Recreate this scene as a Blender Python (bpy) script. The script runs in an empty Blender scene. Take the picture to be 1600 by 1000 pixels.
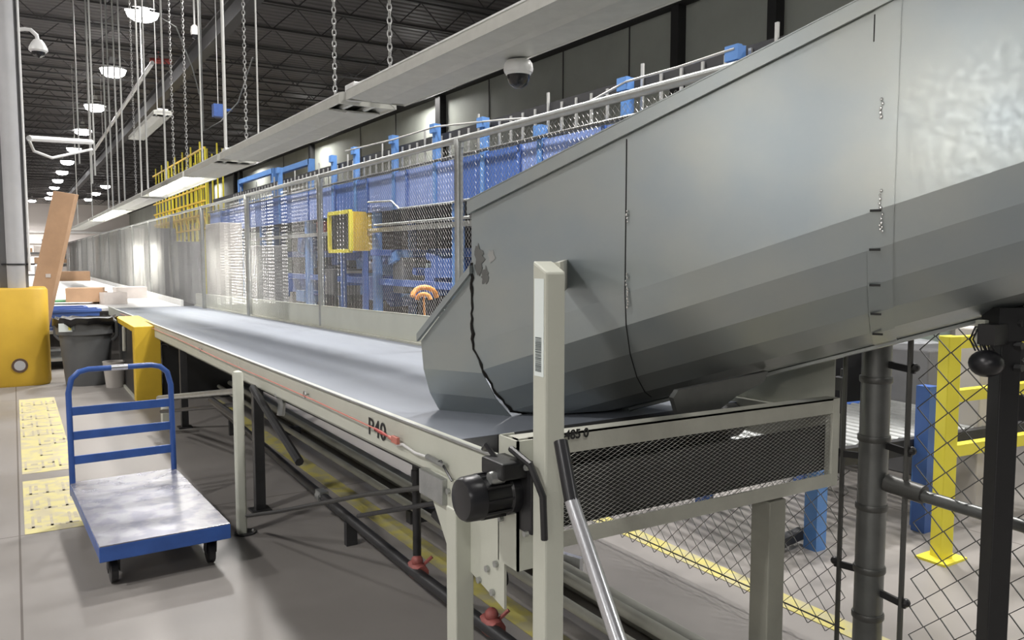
import bpy, bmesh, math, random
from mathutils import Vector, Matrix
random.seed(7)
sc = bpy.context.scene
COL = sc.collection
PI = math.pi

# ------------------------------------------------------------------ camera
FPX = 1250.0; TH = math.radians(31.9); CH = 1.55; PT = math.atan(98/FPX)
FW = Vector((math.sin(TH)*math.cos(PT), math.cos(TH)*math.cos(PT), -math.sin(PT)))
RT = Vector((math.cos(TH), -math.sin(TH), 0)); UP = RT.cross(FW)
CAM = Vector((0, 0, CH))
cd = bpy.data.cameras.new('camera'); co = bpy.data.objects.new('camera', cd); COL.objects.link(co)
m = Matrix((RT, UP, -FW)).transposed().to_4x4(); m.translation = CAM
co.matrix_world = m
cd.sensor_width = 36; cd.lens = FPX*36/1600; cd.clip_start = .02; cd.clip_end = 400
sc.camera = co
# ------------------------------------------------------------------ view + world
sc.view_settings.view_transform = 'Standard'; sc.view_settings.look = 'None'
sc.view_settings.gamma = 1; sc.view_settings.exposure = 0.0
sc.view_settings.use_curve_mapping = False
w = bpy.data.worlds.new('world'); sc.world = w; w.use_nodes = True
w.node_tree.nodes['Background'].inputs[0].default_value = (.80, .90, .95, 1)
w.node_tree.nodes['Background'].inputs[1].default_value = .075
LAMP_W = 170.0      # high-bay lamp
TUBE_W = 34.0       # lit fluorescent section

def ray(x, y): return FW + RT*((x-800)/FPX) - UP*((y-500)/FPX)
def onX(x, y, X): d = ray(x, y); return CAM + d*(X/d.x)
def onY(x, y, Y): d = ray(x, y); return CAM + d*(Y/d.y)
def onZ(x, y, Z): d = ray(x, y); return CAM + d*((Z-CH)/d.z)
def dep(x, y, D): return CAM + ray(x, y)*D

# ------------------------------------------------------------------ materials
MAT = {}
def mat(name, col, rough=.5, metal=0, noise=0, nscale=8, bump=0, bscale=40, emis=None, estr=0, alpha=1, rvar=0, stretch=None, spec=.5):
    mt = bpy.data.materials.new(name); mt.use_nodes = True
    nt = mt.node_tree; b = nt.nodes['Principled BSDF']
    b.inputs['Base Color'].default_value = (*col, 1)
    b.inputs['Roughness'].default_value = rough
    b.inputs['Metallic'].default_value = metal
    b.inputs['Specular IOR Level'].default_value = spec
    tc = nt.nodes.new('ShaderNodeTexCoord'); src = tc.outputs['Object']
    if stretch:
        mp = nt.nodes.new('ShaderNodeMapping'); mp.inputs['Scale'].default_value = stretch
        nt.links.new(src, mp.inputs[0]); src = mp.outputs[0]
    if noise or rvar:
        n = nt.nodes.new('ShaderNodeTexNoise'); n.inputs['Scale'].default_value = nscale
        n.inputs['Detail'].default_value = 6; n.inputs['Roughness'].default_value = .6
        nt.links.new(src, n.inputs['Vector'])
        if noise:
            r = nt.nodes.new('ShaderNodeMapRange')
            r.inputs[1].default_value = .3; r.inputs[2].default_value = .7
            r.inputs[3].default_value = 1-noise; r.inputs[4].default_value = 1+noise
            nt.links.new(n.outputs['Fac'], r.inputs[0])
            mx = nt.nodes.new('ShaderNodeVectorMath'); mx.operation = 'SCALE'
            mx.inputs[0].default_value = col
            nt.links.new(r.outputs[0], mx.inputs['Scale'])
            nt.links.new(mx.outputs[0], b.inputs['Base Color'])
        if rvar:
            r2 = nt.nodes.new('ShaderNodeMapRange')
            r2.inputs[1].default_value = .3; r2.inputs[2].default_value = .7
            r2.inputs[3].default_value = max(0.02, rough-rvar); r2.inputs[4].default_value = min(1, rough+rvar)
            nt.links.new(n.outputs['Fac'], r2.inputs[0]); nt.links.new(r2.outputs[0], b.inputs['Roughness'])
    if bump:
        n2 = nt.nodes.new('ShaderNodeTexNoise'); n2.inputs['Scale'].default_value = bscale; n2.inputs['Detail'].default_value = 4
        nt.links.new(src, n2.inputs['Vector'])
        bp = nt.nodes.new('ShaderNodeBump'); bp.inputs['Strength'].default_value = bump; bp.inputs['Distance'].default_value = .01
        nt.links.new(n2.outputs['Fac'], bp.inputs['Height']); nt.links.new(bp.outputs[0], b.inputs['Normal'])
    if emis:
        b.inputs['Emission Color'].default_value = (*emis, 1); b.inputs['Emission Strength'].default_value = estr
    if alpha < 1: b.inputs['Alpha'].default_value = alpha
    MAT[name] = mt; return mt

mat('cream_steel', (.50, .51, .44), .45, 0, .05, 3, .05, 60)
mat('cream_dirty', (.46, .46, .40), .5, 0, .12, 5, .08, 60)
mat('belt_rubber', (.20, .218, .25), .55, 0, .10, 1.2, .05, 80, rvar=.10, stretch=(3, .35, 1), spec=.25)
mat('belt_dark', (.03, .03, .03), .6)
mat('post_shaded', (.27, .27, .23), .55, 0, .12, 5)  # cream post colour darkened to carry the shade it stands in
mat('dark_steel', (.05, .05, .052), .45, .5, .15, 10)
mat('black_plastic', (.012, .012, .014), .32)
mat('black_paint', (.015, .015, .016), .4)
mat('pipe_grey', (.16, .165, .16), .4, .7, .15, 8)
mat('galv_pipe', (.42, .43, .42), .38, .75, .12, 12, .1, 60)
mat('galv_wire', (.42, .42, .41), .35, .7)
mat('wire_dark', (.10, .10, .095), .45, .6)  # dark wire colour; carries the backlit shade of the right-hand meshes
mat('mesh_steel', (.66, .66, .63), .4, .6, .1, 30)
mat('aluminium', (.62, .63, .66), .28, .9, .08, 30, stretch=(8, 8, .6))
mat('chrome', (.7, .7, .7), .2, 1)
mat('blue_paint', (.030, .085, .30), .38, 0, .18, 8, .05, 40)
mat('machine_blue', (.05, .12, .38), .45, 0, .15, 2)
mat('machine_blue_pale', (.19, .27, .56), .45, 0, .22, 1.3)
mat('machine_blue_light', (.10, .24, .55), .45, 0, .12, 3)
mat('machine_dark', (.02, .02, .022), .6, 0, .2, 3)
mat('machine_grey', (.17, .17, .17), .5, .3, .3, 4)
mat('yellow_paint', (.66, .44, .035), .45, 0, .08, 4, .04, 30)
mat('yellow_plastic', (.58, .365, .03), .55, 0, .10, 2)
mat('yellow_bright', (.80, .70, .06), .45, 0, .06, 4)
mat('white_paint', (.72, .72, .71), .45, 0, .05, 6)
mat('white_plastic', (.80, .80, .79), .3)
mat('column_grey', (.17, .17, .175), .5, 0, .1, 2)
mat('column_pale', (.42, .42, .43), .45, 0, .06, 3)
mat('bin_grey', (.105, .108, .11), .5, 0, .08, 5)
mat('bin_bag', (.012, .012, .013), .28, 0, 0, 5, .6, 30)
mat('clear_bag', (.6, .62, .65), .2, 0, .25, 10, .6, 20)
mat('cardboard', (.50, .315, .19), .75, 0, .08, 5)
mat('carton_white', (.70, .64, .60), .7, 0, .06, 8)
mat('tote_blue', (.07, .14, .42), .45, 0, .08, 5)
mat('mat_green', (.10, .33, .13), .6)
mat('red_rubber', (.50, .17, .13), .5)
mat('red_plastic', (.42, .07, .06), .45)
mat('red_fitting', (.30, .085, .075), .55, .1, .25, 30)
mat('orange_plastic', (.75, .30, .05), .5, 0, .25, 12)
mat('label_paper', (.74, .80, .78), .5)
mat('ink', (.012, .012, .012), .6)
mat('ink_grey', (.12, .14, .14), .6)
mat('wall_panel', (.33, .35, .31), .7, 0, .13, .5, .05, 6)
mat('wall_band', (.012, .012, .012), .7)
mat('end_wall', (.80, .75, .72), .7, 0, .04, .1)
mat('joist', (.05, .048, .048), .6)
mat('conduit', (.52, .52, .50), .4, .5)
mat('skylight_teal', (.10, .17, .16), .6)
mat('lamp_glass', (1, 1, 1), .4, emis=(1, .985, .97), estr=32)
mat('tube_lit', (1, 1, 1), .4, emis=(1, .97, .88), estr=12)
mat('tube_unlit', (.62, .63, .60), .35)
mat('reflector', (.50, .50, .46), .4, 0, .08, 10)
mat('fixture_white', (.80, .81, .80), .35, .1, .10, 14)
mat('rust', (.10, .06, .04), .8, 0, .3, 20)
mat('concrete_kerb', (.24, .24, .21), .7, 0, .12, 3, .1, 30)
mat('smoke_glass', (.02, .02, .022), .08)
mat('weld_bright', (.7, .7, .68), .25, .9, .2, 60)
mat('pale_cabinet', (.50, .47, .44), .5, 0, .05, 2)
mat('pale_green', (.38, .46, .42), .6, 0, .06, 2)
mat('weld_dark', (.028, .026, .024), .5, .6, .4, 60)

def galvanized():
    mt = mat('galvanized', (.50, .52, .52), .36, .62)
    nt = mt.node_tree; b = nt.nodes['Principled BSDF']
    tc = nt.nodes.new('ShaderNodeTexCoord')
    n = nt.nodes.new('ShaderNodeTexNoise'); n.inputs['Scale'].default_value = 2.2; n.inputs['Detail'].default_value = 5
    nt.links.new(tc.outputs['Object'], n.inputs['Vector'])
    v = nt.nodes.new('ShaderNodeTexNoise'); v.inputs['Scale'].default_value = 55; v.inputs['Detail'].default_value = 3
    nt.links.new(tc.outputs['Object'], v.inputs['Vector'])
    r = nt.nodes.new('ShaderNodeMapRange'); r.inputs[1].default_value = .3; r.inputs[2].default_value = .7; r.inputs[3].default_value = .295; r.inputs[4].default_value = .36
    nt.links.new(v.outputs['Fac'], r.inputs[0])
    nt.links.new(r.outputs[0], b.inputs['Roughness'])
    bp = nt.nodes.new('ShaderNodeBump'); bp.inputs['Strength'].default_value = .06; bp.inputs['Distance'].default_value = .001
    nt.links.new(v.outputs['Fac'], bp.inputs['Height']); nt.links.new(bp.outputs[0], b.inputs['Normal'])
    mx = nt.nodes.new('ShaderNodeMix'); mx.data_type = 'RGBA'
    mx.inputs['A'].default_value = (.33, .375, .395, 1); mx.inputs['B'].default_value = (.41, .43, .405, 1)
    r3 = nt.nodes.new('ShaderNodeMapRange'); r3.inputs[1].default_value = .35; r3.inputs[2].default_value = .65
    nt.links.new(n.outputs['Fac'], r3.inputs[0]); nt.links.new(r3.outputs[0], mx.inputs['Factor'])
    nt.links.new(mx.outputs['Result'], b.inputs['Base Color'])
galvanized()

def floor_mat():
    mt = mat('floor_concrete', (.30, .29, .27), .42)
    nt = mt.node_tree; b = nt.nodes['Principled BSDF']
    tc = nt.nodes.new('ShaderNodeTexCoord')
    n = nt.nodes.new('ShaderNodeTexNoise'); n.inputs['Scale'].default_value = .9; n.inputs['Detail'].default_value = 8; n.inputs['Roughness'].default_value = .65
    nt.links.new(tc.outputs['Object'], n.inputs['Vector'])
    cr = nt.nodes.new('ShaderNodeValToRGB')
    cr.color_ramp.elements[0].position = .3; cr.color_ramp.elements[0].color = (.195, .182, .170, 1)
    cr.color_ramp.elements[1].position = .7; cr.color_ramp.elements[1].color = (.262, .244, .228, 1)
    nt.links.new(n.outputs['Fac'], cr.inputs[0])
    mp = nt.nodes.new('ShaderNodeMapping'); mp.inputs['Location'].default_value = (.03, -.15, 0)
    nt.links.new(tc.outputs['Object'], mp.inputs[0])
    br = nt.nodes.new('ShaderNodeTexBrick'); br.offset = 0
    br.inputs['Scale'].default_value = 1; br.inputs['Brick Width'].default_value = 4.6; br.inputs['Row Height'].default_value = 5.0
    br.inputs['Mortar Size'].default_value = .006; br.inputs['Mortar Smooth'].default_value = .3
    br.inputs['Color1'].default_value = (1, 1, 1, 1); br.inputs['Color2'].default_value = (1, 1, 1, 1); br.inputs['Mortar'].default_value = (.45, .42, .4, 1)
    nt.links.new(mp.outputs[0], br.inputs['Vector'])
    mx = nt.nodes.new('ShaderNodeMix'); mx.data_type = 'RGBA'; mx.blend_type = 'MULTIPLY'; mx.inputs['Factor'].default_value = 1
    nt.links.new(cr.outputs[0], mx.inputs['A']); nt.links.new(br.outputs['Color'], mx.inputs['B'])
    nt.links.new(mx.outputs['Result'], b.inputs['Base Color'])
    r = nt.nodes.new('ShaderNodeMapRange'); r.inputs[1].default_value = .3; r.inputs[2].default_value = .7; r.inputs[3].default_value = .34; r.inputs[4].default_value = .55
    nt.links.new(n.outputs['Fac'], r.inputs[0]); nt.links.new(r.outputs[0], b.inputs['Roughness'])
floor_mat()
def deck_mat():
    mt = mat('roof_deck', (.085, .078, .078), .7)
    nt = mt.node_tree; b = nt.nodes['Principled BSDF']
    tc = nt.nodes.new('ShaderNodeTexCoord')
    wv = nt.nodes.new('ShaderNodeTexWave'); wv.inputs['Scale'].default_value = 1.0; wv.bands_direction = 'Y'
    nt.links.new(tc.outputs['Object'], wv.inputs['Vector'])
    bp = nt.nodes.new('ShaderNodeBump'); bp.inputs['Strength'].default_value = .8; bp.inputs['Distance'].default_value = .05
    nt.links.new(wv.outputs['Fac'], bp.inputs['Height']); nt.links.new(bp.outputs[0], b.inputs['Normal'])
deck_mat()
def stencil_mat(name, a, bcol):
    mt = mat(name, a, .6)
    nt = mt.node_tree; b = nt.nodes['Principled BSDF']
    tc = nt.nodes.new('ShaderNodeTexCoord')
    n = nt.nodes.new('ShaderNodeTexNoise'); n.inputs['Scale'].default_value = 9; n.inputs['Detail'].default_value = 5
    nt.links.new(tc.outputs['Object'], n.inputs['Vector'])
    cr = nt.nodes.new('ShaderNodeValToRGB')
    cr.color_ramp.elements[0].position = .42; cr.color_ramp.elements[0].color = (*bcol, 1)
    cr.color_ramp.elements[1].position = .55; cr.color_ramp.elements[1].color = (*a, 1)
    nt.links.new(n.outputs['Fac'], cr.inputs[0]); nt.links.new(cr.outputs[0], b.inputs['Base Color'])
stencil_mat('stencil_yellow', (.56, .50, .22), (.47, .42, .27))
stencil_mat('floor_tape', (.44, .39, .11), (.35, .32, .18))

# ------------------------------------------------------------------ mesh builder
RM = {}     # root object name -> world matrix
class MB:
    def __init__(s): s.v = []; s.f = []
    def add(s, vs, fs):
        o = len(s.v); s.v += [Vector(p) for p in vs]; s.f += [tuple(i+o for i in f) for f in fs]; return s
    def box(s, cx, cy, cz, sx, sy, sz, rot=None):
        c = Vector((cx, cy, cz)); vs = []
        for z in (-1, 1):
            for x, y in ((-1, -1), (1, -1), (1, 1), (-1, 1)):
                p = Vector((x*sx/2, y*sy/2, z*sz/2))
                if rot is not None: p = rot @ p
                vs.append(c+p)
        return s.add(vs, [(3, 2, 1, 0), (4, 5, 6, 7), (0, 1, 5, 4), (1, 2, 6, 5), (2, 3, 7, 6), (3, 0, 4, 7)])
    def bx(s, x0, x1, y0, y1, z0, z1):
        return s.box((x0+x1)/2, (y0+y1)/2, (z0+z1)/2, abs(x1-x0), abs(y1-y0), abs(z1-z0))
    def bar(s, a, b, wd, ht, up=Vector((0, 0, 1))):
        a = Vector(a); b = Vector(b); d = b-a; L = d.length; d.normalize()
        x = d.cross(up)
        if x.length < 1e-4: x = d.cross(Vector((0, 1, 0)))
        x.normalize(); z = x.cross(d)
        r = Matrix((x, d, z)).transposed()
        c = (a+b)/2
        return s.box(c.x, c.y, c.z, wd, L, ht, r)
    def tube(s, pts, r, n=8, cap=True, closed=False):
        pts = [Vector(p) for p in pts]; N = len(pts)
        rs = r if isinstance(r, (list, tuple)) else [r]*N
        ref = None; vs = []; fs = []
        for i, p in enumerate(pts):
            if closed: d = pts[(i+1) % N]-pts[i-1]
            else: d = pts[min(i+1, N-1)]-pts[max(i-1, 0)]
            if d.length < 1e-9: d = Vector((0, 0, 1))
            d.normalize()
            if ref is None:
                ref = d.orthogonal().normalized()
            ref = (ref-d*ref.dot(d))
            if ref.length < 1e-5: ref = d.orthogonal()
            ref.normalize(); q = d.cross(ref)
            for k in range(n):
                a = 2*PI*k/n; vs.append(p+(ref*math.cos(a)+q*math.sin(a))*rs[i])
        for i in range(N if closed else N-1):
            j = (i+1) % N
            for k in range(n):
                fs.append((i*n+k, i*n+(k+1) % n, j*n+(k+1) % n, j*n+k))
        if cap and not closed:
            fs.append(tuple(range(n-1, -1, -1))); fs.append(tuple((N-1)*n+k for k in range(n)))
        return s.add(vs, fs)
    def lathe(s, c, prof, n=24, axis='z', cap=True, sq=0):
        c = Vector(c); vs = []; fs = []
        for r, h in prof:
            for k in range(n):
                a = 2*PI*k/n
                ca, sa = math.cos(a), math.sin(a)
                if sq:
                    q = 1/((abs(ca)**sq+abs(sa)**sq)**(1/sq)); ca *= q; sa *= q
                if axis == 'z': p = Vector((r*ca, r*sa, h))
                elif axis == 'x': p = Vector((h, r*ca, r*sa))
                else: p = Vector((r*ca, h, r*sa))
                vs.append(c+p)
        for i in range(len(prof)-1):
            for k in range(n): fs.append((i*n+k, i*n+(k+1) % n, (i+1)*n+(k+1) % n, (i+1)*n+k))
        if cap:
            fs.append(tuple(range(n-1, -1, -1))); fs.append(tuple((len(prof)-1)*n+k for k in range(n)))
        return s.add(vs, fs)
    def prism(s, poly, ext):
        poly = [Vector(p) for p in poly]; n = len(poly); ext = Vector(ext)
        return s.add(poly+[p+ext for p in poly], [tuple(range(n-1, -1, -1)), tuple(range(n, 2*n))]+[(i, (i+1) % n, n+(i+1) % n, n+i) for i in range(n)])
    def sphere(s, c, r, nu=10, nv=6, sc3=(1, 1, 1)):
        prof = [(r*math.sin(PI*i/nv)+1e-5, -r*math.cos(PI*i/nv)) for i in range(nv+1)]
        o = len(s.v); s.lathe((0, 0, 0), prof, nu, cap=False)
        for i in range(o, len(s.v)):
            p = s.v[i]; s.v[i] = Vector(c)+Vector((p.x*sc3[0], p.y*sc3[1], p.z*sc3[2]))
        return s
    def build(s, name, material, parent=None, smooth=False, bevel=0, local=False, label=None, solid=0, recalc=True):
        me = bpy.data.meshes.new(name)
        vs = s.v
        if parent is not None and not local:
            r = parent
            while r.parent: r = r.parent
            inv = RM[r.name].inverted(); vs = [inv @ p for p in vs]
        me.from_pydata([tuple(p) for p in vs], [], s.f)
        me.materials.append(MAT[material] if isinstance(material, str) else material)
        if recalc and len(s.f) < 20000:
            bm = bmesh.new(); bm.from_mesh(me); bmesh.ops.recalc_face_normals(bm, faces=bm.faces); bm.to_mesh(me); bm.free()
        if smooth:
            me.polygons.foreach_set('use_smooth', [True]*len(me.polygons))
            me.set_sharp_from_angle(angle=math.radians(40))
        o = bpy.data.objects.new(name, me); COL.objects.link(o)
        if parent is not None: o.parent = parent
        if bevel:
            md = o.modifiers.new('bevel', 'BEVEL'); md.width = bevel; md.segments = 2; md.limit_method = 'ANGLE'
        if solid:
            md = o.modifiers.new('solid', 'SOLIDIFY'); md.thickness = solid; md.offset = 0
        if label: o['label'] = label
        return o

def thing(name, label, cat, loc=(0, 0, 0), rz=0, group=None):
    o = bpy.data.objects.new(name, None); COL.objects.link(o)
    o.location = loc; o.rotation_euler = (0, 0, rz); o.empty_display_size = .1
    RM[o.name] = Matrix.Translation(loc) @ Matrix.Rotation(rz, 4, 'Z')
    o['label'] = label; o['category'] = cat
    if group: o['group'] = group
    return o
def tag(o, label, cat, group=None, kind=None):
    o['label'] = label; o['category'] = cat
    if group: o['group'] = group
    if kind: o['kind'] = kind
    return o
def struct(o): o['kind'] = 'structure'; return o
def dup(root, loc, rz=None, label=None, group=None):
    r = root.copy(); COL.objects.link(r); r.location = loc
    if rz is not None: r.rotation_euler = (0, 0, rz)
    if label: r['label'] = label
    if group: r['group'] = group
    for ch in list(root.children):
        c = ch.copy(); COL.objects.link(c); c.parent = r
        for g in ch.children:
            d = g.copy(); COL.objects.link(d); d.parent = c
    RM[r.name] = Matrix.Translation(loc) @ Matrix.Rotation(r.rotation_euler.z, 4, 'Z')
    return r
def text_mesh(txt, size, origin, xdir, ydir, material, name, parent, thick=.0006, shear=0, bold=0, wide=1):
    cu = bpy.data.curves.new('t', 'FONT'); cu.body = txt; cu.size = size; cu.extrude = 0; cu.offset = bold; cu.shear = shear
    o = bpy.data.objects.new('t', cu); COL.objects.link(o)
    bpy.context.view_layer.update()
    me = bpy.data.meshes.new_from_object(o.evaluated_get(bpy.context.evaluated_depsgraph_get()))
    bpy.data.objects.remove(o)
    X = Vector(xdir).normalized(); Y = Vector(ydir).normalized(); N = X.cross(Y)
    mb = MB(); mb.add([Vector(origin)+X*v.co.x*wide+Y*v.co.y+N*thick for v in me.vertices], [tuple(p.vertices) for p in me.polygons])
    bpy.data.meshes.remove(me)
    return mb.build(name, material, parent, recalc=False)

def zigzag(W, Hh, wx, hz, r, axis=Vector((0, 1, 0)), sides=3, round_=False):
    """woven diamond mesh: vertical zigzag wires, in the plane (axis, z)"""
    mb = MB(); nrm = axis.cross(Vector((0, 0, 1)))
    nc = int(W/wx); nr = int(Hh/hz)
    for k in range(nc):
        pts = []
        for j in range(nr+1):
            side = (j+k) % 2
            off = r*.9*(1 if side else -1)
            pts.append(axis*((k+side)*wx)+Vector((0, 0, j*hz))+nrm*off)
        mb.tube(pts, r, sides, cap=False)
    return mb

# ================================================================== the hall
struct(MB().bx(-22, 12, -12, 106, -.2, 0).build('floor', 'floor_concrete'))
struct(MB().bx(-22, 12.3, -12, 106, 8.2, 8.35).build('ceiling', 'roof_deck'))
struct(MB().bx(12, 12.3, -12, 106, 0, 8.2).build('wall_right', 'wall_panel'))
struct(MB().bx(-22, 12, 105.5, 106, 0, 8.2).build('wall_back', 'end_wall'))
struct(MB().bx(-22.3, -22, -12, 106, 0, 8.2).build('wall_left', 'end_wall'))
# dark horizontal band and vertical steel on the right wall
struct(MB().bx(11.72, 12, -12, 105.5, 6.72, 7.02).build('trim_1', 'wall_band'))
wall_px = [(1212, 50, .20), (1059, 130, .22), (978, 120, .03), (875, 150, .03), (760, 200, .03), (689, 200, .34), (615, 210, .04), (560, 225, .04), (487, 230, .30), (440, 240, .05), (368, 280, .30)]
for i, (px, py, wd) in enumerate(wall_px):
    p = onX(px, py, 11.9); d = .22 if wd > .1 else .02
    o = struct(MB().bx(12-d, 12, p.y-wd/2, p.y+wd/2, 0, 7.5).build('trim_%d' % (i+2), 'wall_band' if wd > .1 else 'joist'))
for i, yy in enumerate((50, 58, 66, 74)):
    struct(MB().bx(11.8, 12, yy, yy+.3, 0, 7.5).build('trim_%d' % (i+20), 'wall_band'))
for i in range(3):
    struct(MB().bx(-22, 12, 105.2, 105.5, 1.9+i*1.2, 2.1+i*1.2).build('trim_%d' % (i+30), ['joist', 'white_paint', 'white_paint'][i]))

# roof joists (bar joists along X) and girders along Y
def joist_mesh():
    mb = MB(); x0, x1 = -22, 11.9
    mb.bar((x0, 0, 0), (x1, 0, 0), .10, .05); mb.bar((x0, 0, -.62), (x1, 0, -.62), .10, .05)
    n = 52; st = (x1-x0)/n
    for i in range(n):
        a = (x0+i*st, 0, -.62 if i % 2 else 0); b = (x0+(i+1)*st, 0, 0 if i % 2 else -.62)
        mb.tube([a, b], .018, 4)
    return mb
j0 = None
GJ = 'bar joists under the roof deck'
for i in range(46):
    y = 4.0+i*2.2
    if j0 is None:
        j0 = joist_mesh().build('roof_joist', 'joist'); j = j0
    else:
        j = j0.copy(); COL.objects.link(j)
    j.location = (0, y, 8.14)
    tag(j, 'dark open-web steel joist spanning under the black roof deck', 'roof joist', GJ)
for k, (gx, lb) in enumerate(((-3.2, 'dark steel girder running lengthwise above the left aisle'), (4.6, 'dark steel girder running lengthwise above the fenced machine side'))):
    mb = MB().bx(gx-.13, gx+.13, -10, 105, 7.45, 7.49).bx(gx-.13, gx+.13, -10, 105, 6.95, 6.99).bx(gx-.01, gx+.01, -10, 105, 6.99, 7.45)
    tag(mb.build('roof_girder', 'joist'), lb, 'roof girder')
# teal translucent patches between joists near the wall (painted deck panels)
# ------------------------------------------------------------------ high-bay lamps
def make_highbay():
    t = thing('high_bay_lamp', 'round high bay lamp', 'ceiling lamp', (0, 0, 0))
    MB().lathe((0, 0, 0), [(.05, .42), (.09, .40), (.11, .22), (.18, .18), (.39, .04), (.40, .02), (.38, .02), (.15, .16), (.05, .17)], 24, cap=False).build('lamp_shade', 'fixture_white', t, True, local=True)
    MB().lathe((0, 0, 0), [(.36, .03), (.37, -.02), (.33, -.12), (.22, -.19), (.001, -.22)], 24, cap=False).build('lens', 'lamp_glass', t, True, local=True)
    MB().tube([(0, 0, .40), (0, 0, .66)], .012, 6).build('stem', 'conduit', t, local=True)
    return t
hb = make_highbay()
def place_lamp(x, y, z, lab, first=[True], grp=None, power=LAMP_W, col=(1, .97, .94)):
    if first[0]:
        o = hb; o.location = (x, y, z); o['label'] = lab; first[0] = False
        if grp: o['group'] = grp
    else: o = dup(hb, (x, y, z), label=lab, group=grp)
    ld = bpy.data.lights.new('lamp_light', 'AREA'); ld.shape = 'DISK'; ld.size = .7; ld.energy = power; ld.color = col
    ld.spread = math.radians(150)
    lo = bpy.data.objects.new('lamp_light', ld); COL.objects.link(lo); lo.parent = o; lo.location = (0, 0, -.23)
    return o
ordn = ['first and nearest', 'second', 'third', 'fourth', 'fifth', 'sixth', 'seventh', 'eighth']
for k in range(-3, 11):
    y = 21.9+7.2*k
    if k < 0: lab = 'round white high bay lamp under the dark roof over the belt'; g = 'high bay lamps above the frame'
    elif k < 8: lab = 'glowing round high bay lamp, %s of the long bright row over the aisle' % ordn[k]; g = 'row of glowing high bay lamps'
    else: lab = 'glowing round high bay lamp at the far end of the bright row'; g = 'far high bay lamps of the row'
    place_lamp(2.95+.006*max(y-22, 0), y, 7.54, lab, grp=g, power=LAMP_W)
for k in range(0, 6):
    place_lamp(-5.0, -7.5+k*9, 7.54, 'round white high bay lamp over the left side of the hall', grp='high bay lamps over the left side')
for k in range(0, 2):  # unseen lamps added to light the floor and wall past the fence
    place_lamp(5.8, 4.5+k*6.7, 7.54, 'unseen high bay lamp added over the blue machine', grp='added unseen lamps over the machine side', power=LAMP_W*1.3)
for k in range(0, 5):  # unseen lamps added to light the left wall that the chute reflects
    place_lamp(-15.0, -10+k*8, 7.54, 'unseen high bay lamp added by the left wall', grp='added unseen lamps by the left wall')
for k in range(0, 2):  # further unseen lamps, added to brighten the floor behind the fence
    place_lamp(9.5, -5.5+k*7, 7.54, 'unseen high bay lamp added over the machine side, behind the chute', grp='added unseen lamps behind the chute')
for k in range(0, 4):  # lamps added out of sight behind the strips to brighten the right wall
    place_lamp(11.2, 24+k*11, 7.54, 'added high bay lamp kept out of sight above the strip line beside the wall', grp='added unseen lamps by the wall', power=40)
for k in range(0, 3):
    place_lamp(6.9, 76+k*9, 7.54, 'glowing high bay lamp, far off between the bright row and the wall', grp='distant lamps right of the bright row')

for k in range(0, 3):
    place_lamp(-7+k*4.5, 99, 7.54, 'glowing high bay lamp right in front of the far end wall', grp='lamps at the far end wall', power=900)

# ------------------------------------------------------------------ fluorescent strip over the belt
SXL, SXR, SZ = 1.80, 2.20, 2.525      # lower reflector edges
def fixture(y0, y1, lab, lit=False, zoff=0, x0=SXL, x1=SXR, z=SZ, name='fluorescent_fixture', grp=None, conv=True, hc=1):
    xc = (x0+x1)/2
    t = thing(name, lab, 'ceiling lamp', (xc, (y0+y1)/2, z), 0, grp)
    # channel housing on top
    MB().bx(xc-.09, xc+.09, y0, y1, z+.070, z+.105).build('housing', 'fixture_white', t, bevel=.006)
    # reflector: shallow hood with near-vertical sides
    prof = [(x0, z), (x0+.004, z+.070), (x0+.03, z+.078), (x1-.03, z+.078), (x1-.004, z+.070), (x1, z)]
    inn = [(x1-.012, z+.002), (x1-.020, z+.015), (xc+.12, z+.05), (xc-.12, z+.05), (x0+.020, z+.015), (x0+.012, z+.002)]
    pr = prof+inn
    MB().prism([(x, y0, zz) for x, zz in pr], (0, y1-y0, 0)).build('reflector', 'reflector', t)
    MB().bx(x0-.002, x0+.0, y0, y1, z+.058, z+.066).build('side_ridge', 'fixture_white', t)
    if not lit:
        MB().prism([(x0+.012, y0+.25, z+.004), (xc-.06, y0+.25, z-.006), (xc-.05, y0+.25, z+.004), (xc+.0, y0+.25, z-.004), (x1-.012, y0+.25, z+.004), (x1-.02, y0+.25, z+.010), (x0+.02, y0+.25, z+.010)], (0, y1-y0-.30, 0)).build('lower_panel', 'reflector', t)
    # end plates
    for ye in (y0+.004, y1-.012):
        MB().prism([(x, ye, zz) for x, zz in prof], (0, .004, 0)).build('end_plate', 'reflector', t)
    n = max(1, round((y1-y0)/1.8)); L = (y1-y0)/n
    for i in range(n):
        a = y0+i*L
        for dx in (-.075, .075):
            MB().tube([(xc+dx, a+.05, z+.03), (xc+dx, a+L-.05, z+.03)], .019, 8).build('tube', 'tube_lit' if lit else 'tube_unlit', t, True)
        for ys in (a+.025, a+L-.025):
            MB().bx(xc-.10, xc+.10, ys-.014, ys+.014, z+.005, z+.065).build('lamp_holder', 'white_plastic', t)
    if lit:
        ld = bpy.data.lights.new('tube_light', 'AREA'); ld.shape = 'RECTANGLE'; ld.size = .25; ld.size_y = (y1-y0)*.9; ld.energy = TUBE_W*(y1-y0)/3.6*(2.2 if y0 > 18 else 1); ld.spread = math.radians(120); ld.color = (1, .97, .88)
        lo = bpy.data.objects.new('tube_light', ld); COL.objects.link(lo); lo.parent = t; lo.location = (0, 0, .01)
    return t
fixture(1.25, 4.85, 'long unlit white fluorescent strip nearest the camera, above the chute and belt')
fixture(4.98, 8.42, 'unlit white fluorescent strip hanging between the nearest strip and the next one')
fixture(8.55, 10.40, 'short unlit fluorescent strip just before the glowing one', zoff=.02)
fixture(10.5, 14.1, 'brightly glowing fluorescent strip over the belt beside the yellow scaffold', lit=True)
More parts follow.
